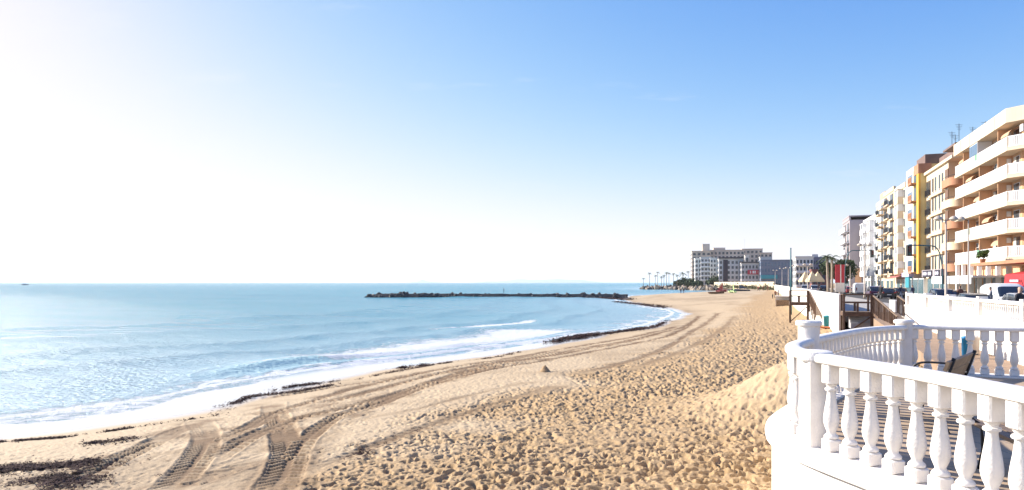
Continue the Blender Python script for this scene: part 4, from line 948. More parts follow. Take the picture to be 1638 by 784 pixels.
E_, _ = block('mauve grey apartment block with a blank side wall, leftmost of the near row', 170, 184, -2.8, 20.6, M_GREY, 5, [(.05, .45, 'balcony', M_WHT), (.5, .95, 'balcony', M_WHT)], 6.2)
box('roof_edge', E_, (-.2, 6.3), (.0, 14), (21.4, 21.7), M_GREY); box('side_stripe', E_, (1.2, 2.6), (-.02, .04), (5, 8.5), M_PEACH)

# ------------------------------------------------------------------ far buildings
def far_block(px0, px1, ytop, D, dep, m, label, nf=5, nc=4, zb=2.6, wm=None, lit=True, rz=None, balc=False, name='far_building'):
    x0, x1 = (px0 - HX) / FOC * D, (px1 - HX) / FOC * D; zt = EYE + (HY - ytop) / FOC * D
    rz = -.82 * math.atan((px0 - HX) / FOC) if rz is None else rz
    t_ = empty(name, (x0, D, 0), rz, label, 'building', 'buildings at the far end of the bay'); w_ = x1 - x0
    box('wall', t_, (0, w_), (0, dep), (zb, zt), m); box('roof_edge', t_, (-.25, w_ + .25), (-.25, dep + .25), (zt, zt + .5), m)
    fh = (zt - zb - 1.2) / nf
    for k in range(nf):
        z = zb + .8 + fh * k
        for j in range(nc):
            c_ = (j + .5) * w_ / nc; ww = min(w_ / nc * .55, 2.4)
            f_ = box('window', t_, (c_ - ww / 2, c_ + ww / 2), (-.12, .05), (z + fh * .22, z + fh * .78), wm or M_GLASS)
        if balc: box('balcony', t_, (.2, w_ - .2), (-1.2, -.13), (z - .1, z + .75), M_WHT)
        for j in range(max(1, int(dep / 5))):
            if lit: box('window', t_, (-.1, .05), (j * 5 + 1.5, j * 5 + 3.5), (z + fh * .22, z + fh * .78), wm or M_GLASSB)
    return t_, w_, zt
M_FP = mat('far_peach', (.70, .54, .40), .85, .1, .2); M_FT = mat('far_taupe', (.68, .56, .45), .85, .12, .2); M_FW = mat('far_white', (.70, .66, .60), .85, .06, .2)
M_FG = mat('far_grey', (.56, .52, .50), .85, .1, .2); M_FB = mat('far_slate', (.17, .20, .27), .6, .15, .2); M_FD = mat('far_dark_strip', (.05, .035, .045), .7)
f1, w1, z1 = far_block(1107, 1136, 402.5, 485, 26, M_FP, 'far peach tower at the left end of the town, with a stair turret', 8, 4)
box('stair_turret', f1, (w1 * .56, w1 * .95), (2, 10), (z1 + .5, z1 + 5.5), M_FT)
f2, w2, z2 = far_block(1136, 1188, 401, 490, 24, M_FT, 'long taupe block forming the far skyline', 8, 9)
box('roof_house', f2, (w2 * .1, w2 * .45), (2, 10), (z2 + .5, z2 + 2.2), M_FT)
f3, w3, z3 = far_block(1187, 1218, 399, 486, 24, M_FT, 'taller taupe block with a roof mast on the far skyline', 8, 5); antenna(f3, 2, 4, z3 + .5, 7)
far_block(1216, 1234, 405, 480, 20, M_FT, 'rightmost taupe block on the far skyline', 7, 3)
far_block(1112, 1122, 414, 455, 14, M_FW, 'small white far building next to the headland trees', 6, 2)
far_block(1121, 1137, 412.5, 450, 14, M_FG, 'far grey building with stacked balconies and a dark tree before it', 6, 3, balc=True)
far_block(1136, 1150, 413.5, 445, 14, M_FW, 'far white building left of the dark striped block', 6, 3)
f4, w4, z4 = far_block(1150, 1186, 415, 430, 20, M_FG, 'far grey block with one dark vertical stripe', 5, 6); box('dark_stripe', f4, (w4 * .18, w4 * .38), (-.3, -.13), (3.5, z4 - .3), M_FD); box('roof_slab', f4, (-.3, w4 * 1.0), (-1.2, 18), (z4 + .52, z4 + 1.3), M_FD)
f5, w5, z5 = far_block(1192, 1198, 409, 470, 8, M_FW, 'narrow sunlit white tower rising behind the grey shops', 4, 1)
f6, w6, z6 = far_block(1186, 1217, 422, 415, 18, M_FG, 'far grey shop building carrying the red sign', 4, 6); box('roof_slab', f6, (-.2, w6), (-1, 16), (z6 + .52, z6 + 1.2), M_FD)
rs = box('red_sign', f6, (w6 * .3, w6 * .98), (-.6, -.2), (EYE + (HY - 439) / FOC * 415, EYE + (HY - 432) / FOC * 415), M_RED)
for a_, b__ in ((-2.6, -2.1), (-1.2, -.2), (.0, .7)): box('sign_letter', rs, (a_, b__), (-.24, -.202), (-.8, .8), M_WHITE2)
mb = MB()
for i in range(16):
    a0, a1 = i / 16 * 6.2832, (i + 1) / 16 * 6.2832; mb.bar((2.6 + .7 * math.cos(a0), -.22, .75 * math.sin(a0)), (2.6 + .7 * math.cos(a1), -.22, .75 * math.sin(a1)), .04, .22)
mb.build('sign_letter', M_WHITE2, rs)
f7, w7, z7 = far_block(1217, 1276, 417, 400, 22, M_FB, 'long dark blue glazed building at the end of the promenade', 4, 12, wm=M_GLASSB)
box('teal_fascia', f7, (0, w7 * .42), (-1.0, -.14), (EYE + (HY - 446) / FOC * 400, EYE + (HY - 440) / FOC * 400), M_TEALG)
far_block(1216, 1233, 412, 440, 10, M_FW, 'low white building behind the dark blue glazed one', 3, 4)
far_block(1273, 1299, 412, 262, 16, M_FW, 'cream building with balconies behind the parasols', 4, 5, balc=True)
f8, w8, z8 = far_block(1299, 1323, 413, 275, 18, mat('slate_lilac', (.26, .24, .30), .85, .1, .2), 'lilac grey building right of the cream balconied one', 4, 5); box('stair_tower', f8, (0, w8 * .38), (1, 8), (z8 + .5, z8 + 1.6), M_FG)
far_block(1299, 1326, 433, 240, 10, mat('far_brick_red', (.26, .10, .08), .85, .1, .2), 'low brick red building below the lilac grey one', 1, 4)
# far wall at the end of the beach
a = at_depth(1143, 452, 425); c = st(5.5, 255); dv = Vector((c.x - a.x, c.y - a.y, 0)); ob = box('far_sea_wall', None, (0, dv.length), (0, .5), (2.0, 5.3), mat('far_cream_wall', (.56, .46, .33), .85, .1, .3))
ob.location = ((a.x + c.x) / 2, (a.y + c.y) / 2, 3.65); ob.rotation_euler = (0, 0, math.atan2(dv.y, dv.x)); tag(ob, 'low cream wall closing the far end of the beach', 'wall')

# ------------------------------------------------------------------ palms and trees
M_TRUNK = mat('palm_trunk', (.22, .16, .11), .9, .3, 3, .5, 8); M_TRUNKP = mat('pale_palm_trunk', (.42, .33, .24), .9, .2, 3, .5, 8)
M_FROND = mat('palm_frond', (.055, .085, .025), .7, .35, 1.5); M_LEAF = mat('tree_leaf', (.035, .06, .02), .8, .45, 1.2)
def palm(loc, h, cr, label, trunk=None, seed=0, nfr=18, group='palms on the far headland'):
    rg_ = random.Random(seed); t_ = empty('palm_tree', loc, rg_.random() * 6, label, 'palm tree', group)
    lx, ly = rg_.uniform(-.4, .4), rg_.uniform(-.4, .4)
    mb_ = MB(); mb_.tube([(0, 0, -.3), (lx * .2, ly * .2, h * .3), (lx * .6, ly * .6, h * .7), (lx, ly, h)], [.26, .2, .17, .19], 8); mb_.build('trunk', trunk or M_TRUNK, t_, True)
    mb_ = MB()
    for i in range(nfr):
        a_ = i * 2.39996 + rg_.uniform(-.2, .2); el = rg_.uniform(-.25, 1.15); ln = cr * rg_.uniform(.85, 1.15); pts = []
        for k in range(7):
            u = k / 6; rr = ln * u * math.cos(el * (1 - .4 * u)); zz = ln * (math.sin(el) * u - .75 * u * u * (1.0 if el > 0 else .6)); pts.append(Vector((lx + rr * math.cos(a_), ly + rr * math.sin(a_), h + zz)))
        sd = Vector((-math.sin(a_), math.cos(a_), 0))
        mb_.tube(pts, [.035, .03, .026, .022, .018, .014, .008], 4, False)
        for k in range(1, 7):
            p_ = pts[k]; dr = (pts[k] - pts[k - 1]).normalized()
            for q_ in (0, .5):
                pp = pts[k - 1].lerp(p_, q_ + .5); ll = cr * .26 * (1.15 - abs(k / 6 - .45))
                for sg in (-1, 1):
                    tip = pp + sd * sg * ll * .8 + dr * ll * .55 + Vector((0, 0, -ll * .35)); w_ = dr * (cr * .035)
                    mb_.add([pp - w_, pp + w_, tip], [(0, 1, 2)])
    mb_.build('crown', M_FROND, t_); return t_
def tree(loc, h, cr, label, seed, m=None, cat='tree', name='leafy_tree', n_leaf=2600, lsz=.42, squash=.8, group=None):
    rg_ = np.random.default_rng(seed); t_ = empty(name, loc, 0, label, cat, group)
    mb_ = MB(); mb_.tube([(0, 0, -.3), (.1, 0, h * .35), (.05, .1, h * .75)], [cr * .09, cr * .07, cr * .04], 8)
    cl = []
    for i in range(14):
        a_ = i * 2.4; rr = cr * rg_.uniform(.15, .75); zz = h * .62 + rg_.uniform(-.45, .6) * cr * squash
        p_ = Vector((rr * math.cos(a_), rr * math.sin(a_), zz)); cl.append((p_, cr * rg_.uniform(.28, .5))); mb_.tube([(.06, .05, h * .4), p_ * .55 + Vector((0, 0, h * .2)), p_], [cr * .035, cr * .022, cr * .01], 5, False)
    mb_.build('trunk', M_TRUNK, t_, True)
    V_ = []; F_ = []
    for i in range(n_leaf):
        c_, r_ = cl[rg_.integers(len(cl))]; d_ = Vector(rg_.normal(size=3)).normalized() * r_ * rg_.uniform(.55, 1.12); d_.z *= squash; p_ = c_ + d_
        u = Vector(rg_.normal(size=3)).normalized(); v_ = u.cross(Vector(rg_.normal(size=3))).normalized(); s_ = lsz * rg_.uniform(.5, 1.2); k = len(V_)
        V_ += [p_ - u * s_ * .6, p_ + v_ * s_ * .32, p_ + u * s_ * .6, p_ - v_ * s_ * .32]; F_.append((k, k + 1, k + 2, k + 3))
    link('crown', mesh('crown', V_, F_, m or M_LEAF), t_); return t_
def gz_far(x_, y_):
    s_, _a = shore_s(np.array([x_]), np.array([y_])); return float(beach_z(s_)[0])
far_palms = [(1029, 446, 'leftmost small palm out on the headland tip')] + [(px_, py_, o_ + ' palm from the left in the row on the far headland') for px_, py_, o_ in ((1039, 437, 'second'), (1048, 441, 'third'), (1052, 436, 'fourth'), (1058, 443, 'fifth'), (1062, 441, 'sixth'), (1066, 436, 'seventh'), (1070, 437, 'eighth'), (1077, 438, 'ninth'), (1083, 440, 'tenth'))] + [ (1092, 437, 'bushiest palm on the headland, beside the trees'), (1101, 435, 'palm touching the far peach tower')]
for i, (px, py, lab) in enumerate(far_palms):
    D = 500 - i * 3 + (i % 3) * 6; x_ = (px - HX) / FOC * D; zt = EYE + (HY - py) / FOC * D; zb = gz_far(x_, D)
    palm((x_, D, zb), max(3.0, zt - zb), 1.9 if i not in (10,) else 3.2, lab or 'slender palm in the middle of the row on the far headland', seed=i, nfr=12)
p = at_depth(1325, 411, 108); palm((p.x, 108, Z_ST), p.z - Z_ST, 1.5, 'thick trimmed palm trunk in front of the dark tree by the street', M_TRUNKP, 31, 14, 'palms beside the street')
p = at_depth(1331, 413, 118); palm((p.x, 118, Z_ST), p.z - Z_ST, 1.6, 'thinner palm just right of the thick palm trunk', M_TRUNKP, 32, 14, 'palms beside the street')
for i, (px, D, h, cr, lab) in enumerate([(1337, 150, 7.6, 3.0, 'dark green tree behind the red banner'), (1349, 158, 8.0, 3.1, 'dark green tree against the grey apartment block')]):
    p = at_depth(px, HY, D); tree((p.x, D, Z_ST), h, cr, lab, 60 + i, n_leaf=3000, lsz=.5)
for i, (px, D, h, cr, lab) in enumerate([(1086, 480, 5.5, 4.5, 'low dark tree left of the trees on the headland'), (1096, 474, 6.0, 5, 'dark tree in the middle of the headland clump'), (1106, 468, 6.5, 5, 'dark tree at the foot of the far peach tower'), (1117, 440, 5, 4, 'rounded tree in front of the small white far building'), (1141, 436, 8, 5, 'tall loose tree in front of the far white buildings')]):
    p = at_depth(px, HY, D); tree((p.x, D, gz_far(p.x, D)), h, cr, lab, 80 + i, n_leaf=900, lsz=1.3, group='trees of the far headland')
# potted plant on the roof terrace of block A
M_LEAF2 = mat('bright_leaf', (.10, .16, .035), .7, .4, 2)
p = A.location + Vector((0, 0, 0)); q_ = Matrix.Rotation(RZ, 3, 'Z') @ Vector((-2.0, .3, 0)); t_ = tree((p.x + q_.x, p.y + q_.y, 7.0), 1.5, .62, 'bushy green plant on the roof terrace of the right-hand apartment block', 90, M_LEAF2, 'plant', 'potted_plant', 500, .26)
mb = MB(); mb.lathe([(.2, 0), (.28, .4), (.3, .45)], 12); mb.build('pot', M_TERRA, t_, True)

# ------------------------------------------------------------------ vehicles
M_TYRE = mat('tyre_rubber', (.02, .02, .02), .9); M_RIM = mat('alloy_rim', (.45, .45, .46), .35, metal=.8); M_CGL = mat('car_glass', (.025, .035, .045), .08, spec=.9)
M_TAIL = mat('tail_lens', (.35, .02, .02), .25); M_HEAD = mat('head_lens', (.6, .6, .6), .15); M_PLATE = mat('number_plate', (.7, .7, .68), .5); M_BUMP = mat('bumper_trim', (.05, .05, .055), .6)
def loft(rings, m_=10):
    mb_ = MB(); v_ = []; k = 4 * m_
    for y_, w_, z0, z1 in rings:
        cz, hz = (z0 + z1) / 2, (z1 - z0) / 2
        for j in range(k):
            a_ = 2 * math.pi * j / k; ca, sa = math.cos(a_), math.sin(a_); e = .38
            v_.append((w_ * math.copysign(abs(ca) ** e, ca), y_, cz + hz * math.copysign(abs(sa) ** e, sa)))
    n_ = len(rings); f_ = [(i * k + j, i * k + (j + 1) % k, (i + 1) * k + (j + 1) % k, (i + 1) * k + j) for i in range(n_ - 1) for j in range(k)]
    mb_.add(v_, f_ + [tuple(range(k)), tuple((n_ - 1) * k + j for j in range(k))[::-1]]); return mb_
wm_ = MB(); wm_.tube([(-.1, 0, 0), (.1, 0, 0)], .31, 18); W_T = wm_.mesh('tyre', M_TYRE); wm_ = MB(); wm_.tube([(-.108, 0, 0), (.108, 0, 0)], .19, 14); W_R = wm_.mesh('rim', M_RIM)
def car(c, d, paint, label, kind='hatch', flip=False, name='parked_car', cat='car', c_is_px=False):
    p_ = st(c, d) if not c_is_px else Vector(((c - HX) / FOC * d, d, 0))
    t_ = empty(name, (p_.x, p_.y, Z_ST - .12), RZ + (math.pi if flip else 0), label, cat, 'cars parked along the street')
    if kind == 'van':
        body = [(-2.4, .80, .35, 1.2), (-2.32, .92, .25, 2.0), (-1.5, .95, .22, 2.12), (.6, .95, .22, 2.12), (1.15, .94, .22, 2.0), (1.75, .92, .22, 1.2), (2.25, .88, .25, 1.05), (2.4, .76, .35, .8)]; L_ = 2.4
        gl_ = [(1.02, .80, 1.25, 2.02), (1.25, .80, 1.2, 1.88), (1.78, .78, 1.14, 1.24)]; rf = None
    else:
        est = kind == 'suv'; hgt = 1.62 if est else 1.44; L_ = 2.12
        body = [(-2.12, .66, .36, .80), (-2.04, .80, .26, .90), (-1.5, .86, .20, .94), (-.4, .875, .19, .95), (.7, .87, .19, .93), (1.3, .85, .20, .88), (1.9, .80, .24, .76), (2.12, .66, .36, .64)]
        gl_ = [(-1.98, .60, .90, .96), (-1.72, .66, .88, hgt - .16), (-1.35, .69, .88, hgt - .05), (-.4, .70, .88, hgt - .02), (.25, .68, .88, hgt - .06), (.62, .67, .87, hgt - .25), (1.18, .64, .85, .92)]
        rf = [(-1.66, .58, hgt - .14, hgt - .08), (-1.3, .62, hgt - .10, hgt), (-.4, .63, hgt - .07, hgt + .03), (.2, .61, hgt - .11, hgt - .01), (.42, .58, hgt - .16, hgt - .10)]
    sm(loft(body).build('body', paint, t_), 50); sm(loft(gl_).build('windows', M_CGL, t_), 50)
    if rf: sm(loft(rf).build('roof', paint, t_), 50)
    for s_ in (-1, 1):
        for y_ in (-1.32 if kind != 'van' else -1.45, 1.32 if kind != 'van' else 1.5):
            w_ = link('wheel', W_T, t_, (s_ * .80, y_, .31)); link('rim', W_R, w_)
        hl_ = box('headlight', t_, (s_ * .5 - .17, s_ * .5 + .17), (L_ - .16, L_ - .02), (.60, .74) if kind != 'van' else (.78, .95), M_HEAD)
        tl_ = box('tail_light', t_, (s_ * .66 - .09, s_ * .66 + .09), (-L_ + .0, -L_ + .12), (.74, .92) if kind != 'van' else (.8, 1.3), M_TAIL)
        mb_ = MB(); mb_.lathe([(.04, 0), (.09, .03), (.09, .1), (.04, .13)], 8); mb_.build('door_mirror', paint, t_, True, (s_ * .96, .62 if kind != 'van' else 1.25, .9 if kind != 'van' else 1.25))
        if rf:
            mb_ = MB(); mb_.bar((s_ * .70, -.35, .93), (s_ * .66, -.38, hgt - .06), .05, .07); mb_.bar((s_ * .67, 1.12, .93), (s_ * .64, .36, hgt - .12), .05, .06); mb_.bar((s_ * .68, -1.9, .95), (s_ * .64, -1.5, hgt - .1), .05, .08); mb_.build('pillar', paint, t_)
    box('number_plate', t_, (-.25, .25), (-L_ - .03, -L_ + .06), (.5, .61), M_PLATE); box('bumper', t_, (-.7, .7), (-L_ - .02, -L_ + .1), (.32, .46), M_BUMP); box('bumper', t_, (-.7, .7), (L_ - .1, L_ + .02), (.32, .46), M_BUMP)
    return t_
def paint(nm, c): return mat(nm, c, .28, coat=.6)
P_DBLUE = paint('dark_blue_paint', (.03, .06, .13)); P_CHAR = paint('charcoal_paint', (.035, .045, .05)); P_BLACK = paint('black_paint', (.012, .012, .014)); P_WHT = paint('white_car_paint', (.72, .72, .71)); P_SILV = paint('silver_paint', (.36, .37, .39)); P_PLUM = paint('plum_paint', (.07, .02, .05)); P_RED = paint('red_car_paint', (.35, .03, .03)); P_LBLUE = paint('light_blue_paint', (.22, .36, .50))
car(1552, 46, P_CHAR, 'charcoal car parked behind the promenade balustrade, nearest of the dark cars', 'hatch', c_is_px=True)
car(1503, 61, P_DBLUE, 'blue hatchback parked left of the charcoal car by the shop fronts', 'suv', c_is_px=True)
car(1526, 66, P_BLACK, 'black car half hidden behind the tallest cream lamp post', 'hatch', c_is_px=True)
car(1606, 50, P_WHT, 'white van parked below the red awning', 'van', c_is_px=True, flip=True)
car(1628, 47, P_SILV, 'silver car behind the man at the right edge', 'hatch', c_is_px=True)
car(1418, 92, P_BLACK, 'black car parked in the middle of the street row above the wooden walkway', 'hatch', c_is_px=True)
car(1397, 100, P_PLUM, 'plum coloured car left of the black car above the wooden walkway', 'suv', c_is_px=True)
car(1404, 112, P_LBLUE, 'light blue car behind the plum coloured car', 'suv', c_is_px=True)
car(1438, 98, P_CHAR, 'dark grey car right of the black car above the wooden walkway', 'hatch', c_is_px=True)
car(1374, 118, P_WHT, 'white van standing beside the double-headed lamp farther up the street', 'van', c_is_px=True)
car(1359, 128, P_RED, 'red car at the foot of the red and white banner', 'hatch', c_is_px=True)
car(1347, 140, P_SILV, 'silver car just left of the red car by the banner', 'hatch', c_is_px=True)
car(1302, 150, P_SILV, 'silver car below the cream parasols far up the promenade', 'suv', c_is_px=True)
car(1287, 158, P_WHT, 'white car left of the silver car below the cream parasols', 'suv', c_is_px=True)
car(1316, 165, P_BLACK, 'black car right of the silver car near the palm trunks', 'hatch', c_is_px=True)
# cream cafe parasols
M_PARA = mat('cream_canvas', (.66, .52, .32), .85, .06, 2)
for i, (px, D, lab) in enumerate([(1288, 175, 'leftmost cream cafe parasol by the far lamp'), (1299, 172, 'middle cream cafe parasol behind the silver car'), (1308, 176, 'rightmost cream cafe parasol beside the brick red building')]):
    p = at_depth(px, HY, D); t_ = empty('cafe_parasol', (p.x, D, Z_ST), 0, lab, 'parasol', 'cream cafe parasols'); mb = MB(); mb.tube([(0, 0, 0), (0, 0, 5.0)], .06, 6); mb.build('pole', M_POLE, t_)
    mb = MB(); k = 1.25; mb.add([(-k, -k, 2.6), (k, -k, 2.6), (k, k, 2.6), (-k, k, 2.6), (0, 0, 4.9), (-k, -k, 2.2), (k, -k, 2.2), (k, k, 2.2), (-k, k, 2.2)], [(0, 1, 4), (1, 2, 4), (2, 3, 4), (3, 0, 4), (0, 5, 6, 1), (1, 6, 7, 2), (2, 7, 8, 3), (3, 8, 5, 0)]); mb.build('canopy', M_PARA, t_)

# ------------------------------------------------------------------ people
M_SKIN = mat('skin', (.50, .30, .21), .6); M_HAIR = mat('dark_hair', (.035, .025, .02), .7); M_SHOE = mat('dark_shoe', (.03, .03, .03), .7)
def figure(pose):
    """one continuous skinned body, baked to a mesh; materials by region: 0 skin 1 hair 2 top 3 trousers 4 shoes"""
    a_, k_ = (.0, .0) if pose == 'stand' else (.30, .16)
    J = {'pel': ((0, 0, .95), .15), 'bel': ((0, 0, 1.10), .145), 'che': ((0, .01, 1.30), .165), 'nkb': ((0, 0, 1.46), .085), 'nek': ((0, .01, 1.53), .055), 'hd0': ((0, .03, 1.60), .085), 'hd1': ((0, .02, 1.70), .095), 'hd2': ((0, .01, 1.76), .06), 'nos': ((0, .125, 1.645), .014)}
    E = [('pel', 'bel'), ('bel', 'che'), ('che', 'nkb'), ('nkb', 'nek'), ('nek', 'hd0'), ('hd0', 'hd1'), ('hd1', 'hd2'), ('hd0', 'nos')]
    for s_, L_ in ((-1, 'l'), (1, 'r')):
        f_ = s_ * a_; J[L_ + 'sh'] = ((s_ * .19, 0, 1.40), .07); J[L_ + 'el'] = ((s_ * .25, -f_ * .35, 1.13), .05); J[L_ + 'wr'] = ((s_ * .26, .08 - f_ * .6, .89), .034); J[L_ + 'pa'] = ((s_ * .255, .10 - f_ * .65, .82), .034)
        E += [('che', L_ + 'sh'), (L_ + 'sh', L_ + 'el'), (L_ + 'el', L_ + 'wr'), (L_ + 'wr', L_ + 'pa')]
        for q_, (dy_, ln_) in enumerate(((.035, .075), (.012, .088), (-.012, .082), (-.034, .062))):
            J[L_ + 'f%d' % q_] = ((s_ * .25, .10 - f_ * .65 + dy_, .82 - .045), .010); J[L_ + 'g%d' % q_] = ((s_ * .238, .105 - f_ * .65 + dy_, .82 - ln_ - .02), .009); E += [(L_ + 'pa', L_ + 'f%d' % q_), (L_ + 'f%d' % q_, L_ + 'g%d' % q_)]
        J[L_ + 't0'] = ((s_ * .235, .155 - f_ * .65, .80), .011); E.append((L_ + 'pa', L_ + 't0'))
        J[L_ + 'hp'] = ((s_ * .10, 0, .88), .10); J[L_ + 'kn'] = ((s_ * .11, .03 + f_ * .65, .50), .068); J[L_ + 'an'] = ((s_ * .11, f_ * 1.2 - (.08 if f_ < 0 else 0), .09 + (.06 if f_ < 0 else 0)), .045); J[L_ + 'to'] = ((s_ * .12, f_ * 1.2 + .17 - (.08 if f_ < 0 else 0), .045), .04)
        E += [('pel', L_ + 'hp'), (L_ + 'hp', L_ + 'kn'), (L_ + 'kn', L_ + 'an'), (L_ + 'an', L_ + 'to')]
    names = list(J); me_ = bpy.data.meshes.new('figure'); me_.from_pydata([J[q][0] for q in names], [(names.index(a), names.index(b_)) for a, b_ in E], []); me_.update()
    o_ = bpy.data.objects.new('figure_tmp', me_); COL.objects.link(o_); sk = o_.modifiers.new('skin', 'SKIN'); sk.use_smooth_shade = True
    for i, q in enumerate(names):
        r_ = J[q][1]; me_.skin_vertices[0].data[i].radius = (r_ * (1.0 if q not in ('che', 'bel', 'pel') else 1.12), r_ * (1.0 if q not in ('che', 'bel', 'pel') else .72)); me_.skin_vertices[0].data[i].use_root = (q == 'pel')
    su = o_.modifiers.new('sub', 'SUBSURF'); su.levels = 1; su.render_levels = 1
    dg = bpy.context.evaluated_depsgraph_get(); bm_ = bpy.data.meshes.new_from_object(o_.evaluated_get(dg)); bpy.data.objects.remove(o_)
    bm_.materials.clear()
    for k in range(5): bm_.materials.append(M_SKIN)
    for pg in bm_.polygons:
        c_ = pg.center; z = c_.z; arm = abs(c_.x) > .2
        pg.material_index = (1 if (z > 1.69 or (z > 1.58 and c_.y < -.01)) else 0) if z > 1.50 else (0 if (arm and z < .885) else 2) if (z > .96 or arm) else 4 if z < .085 else 3
        pg.use_smooth = True
    return bm_
FIG = {'stand': figure('stand'), 'walk': figure('walk')}
def cloth(nm, c): return mat(nm, c, .85, .15, 5)
CL = {'black': cloth('black_cloth', (.02, .02, .025)), 'navy': cloth('navy_cloth', (.03, .04, .09)), 'red': cloth('red_cloth', (.38, .04, .04)), 'grey': cloth('grey_cloth', (.22, .22, .24)), 'lime': cloth('lime_cloth', (.35, .48, .08)), 'brown': cloth('brown_cloth', (.20, .09, .06)), 'denim': cloth('denim_cloth', (.07, .10, .17)), 'white': cloth('white_cloth', (.65, .65, .65))}
PM = {}
def person(loc, rz, top, leg, label, pose='walk', sc_=1.0, bald=False):
    k = (pose, top, leg, bald)
    if k not in PM:
        m_ = FIG[pose].copy(); m_.materials[1] = M_SKIN if bald else M_HAIR; m_.materials[2] = CL[top]; m_.materials[3] = CL[leg]; m_.materials[4] = M_SHOE; PM[k] = m_
    o_ = link('person', PM[k], None, loc, (0, 0, rz)); o_.scale = (sc_,) * 3; return tag(o_, label, 'person')
def at_street(px, d, z=Z_ST): return ((px - HX) / FOC * d, d, z)
person(at_street(1631, 30), R(200), 'black', 'denim', 'person in a black jacket cut by the right edge, standing behind the balustrade', 'stand', 1.06, True)
person(at_street(1585, 47), R(60), 'grey', 'black', 'person in grey walking right of the charcoal car', 'walk')
person(at_street(1536, 60), R(-10), 'brown', 'black', 'person in a brown top standing behind the charcoal car', 'stand')
person(at_street(1409, 84), R(120), 'black', 'black', 'person in black standing in front of the black car', 'stand')
person(at_street(1441, 86), R(200), 'navy', 'denim', 'person in navy walking past the dark grey car', 'walk')
person(at_street(1460, 80), R(20), 'navy', 'black', 'person in navy standing by the teal shop sign', 'stand')
def on_sand(px, py, z=2.2):
    p_ = on_level(px, py, z); g_ = gz_far(p_.x, p_.y)
    for _ in range(8): p_ = on_level(px, py, g_); g_ = .5 * g_ + .5 * gz_far(p_.x, p_.y)
    return (p_.x, p_.y, ground_z(p_.x, p_.y) - .01)
person(on_sand(1089, 469.5), R(170), 'navy', 'navy', 'left person of the pair walking at the far water edge', 'walk'); person(on_sand(1093.5, 469.5), R(170), 'black', 'denim', 'right person of the pair walking at the far water edge', 'walk')
person(on_sand(1240.5, 476.5), R(150), 'brown', 'black', 'person in brown walking on the sand beside the sea wall', 'walk'); person(on_sand(1236, 477.5), R(30), 'black', 'black', 'smaller person in black left of the one in brown by the sea wall', 'stand', .62); person(on_sand(1245, 474), R(100), 'grey', 'navy', 'person in grey close to the sea wall, right of the one in brown', 'stand')
person(on_sand(1213, 465.8), R(60), 'red', 'black', 'person in red on the far sand', 'walk'); person(on_sand(1221, 465.6), R(0), 'brown', 'black', 'dark clothed person right of the one in red on the far sand', 'stand'); person(on_sand(1228, 466), R(0), 'brown', 'brown', 'brown clothed person nearest the wall on the far sand', 'stand')
person((at_depth(806, 0, 238).x, 238, 1.2), R(90), 'black', 'black', 'tiny person standing on top of the breakwater', 'stand', 1.1)
# small craft and gear drawn up on the far sand
M_BOATR = mat('boat_red', (.35, .05, .03), .5, .1, 2); M_BOATD = mat('boat_dark_blue', (.04, .07, .12), .5, .1, 2); M_BOATL = mat('boat_lime', (.45, .58, .25), .5, .1, 2)
def dinghy(px, py, ln, rz, m, label, sail=None):
    p_ = on_sand(px, py); t_ = empty('beached_dinghy', p_, rz, label, 'boat', 'small boats drawn up on the far sand'); mb_ = MB(); v_ = []; n_ = 10
    for i in range(n_ + 1):
        u = i / n_; w_ = ln * .2 * (1 - (max(0, u - .45) / .55) ** 2) ** .5 * (1 if u > .1 else .85); x_ = (u - .5) * ln; sh = .25 * u * u
        v_ += [(x_, -w_, .55 + sh), (x_, -w_ * .6, .1), (x_, 0, .0), (x_, w_ * .6, .1), (x_, w_, .55 + sh), (x_, w_ * .85, .5 + sh), (x_, 0, .3), (x_, -w_ * .85, .5 + sh)]
    mb_.add(v_, [(i * 8 + j, i * 8 + (j + 1) % 8, i * 8 + 8 + (j + 1) % 8, i * 8 + 8 + j) for i in range(n_) for j in range(8)] + [tuple(range(8))]); mb_.build('hull', m, t_, True)
    if sail:
        mb_ = MB(); mb_.tube([(.1 * ln, 0, .3), (.1 * ln, 0, sail)], .05, 6); mb_.build('mast', M_POLE, t_); mb_ = MB(); mb_.add([(.08 * ln, .03, .8), (-.42 * ln, .25, .9), (.08 * ln, .03, sail - .1), (.08 * ln, -.03, .8), (-.42 * ln, .19, .9), (.08 * ln, -.03, sail - .1)], [(0, 1, 2), (5, 4, 3), (0, 3, 4, 1), (1, 4, 5, 2), (2, 5, 3, 0)]); mb_.build('sail', m, t_)
    return t_
dinghy(1155, 467, 5.0, R(40), M_BOATR, 'red boat with a raised red sail on the far sand', 3.0); dinghy(1185, 465.8, 6, R(160), M_BOATD, 'dark blue boat below the cream far wall', 2.2); dinghy(1146, 470, 4.5, R(0), mat('boat_brown', (.16, .09, .05), .7, .2, 2), 'low brown boat lying left of the lime green ones')
dinghy(1168, 468, 3.0, R(80), M_BOATL, 'left lime green boat with a short sail', 3.0); dinghy(1173, 468, 3.0, R(95), M_BOATL, 'right lime green boat with a short sail', 3.2)
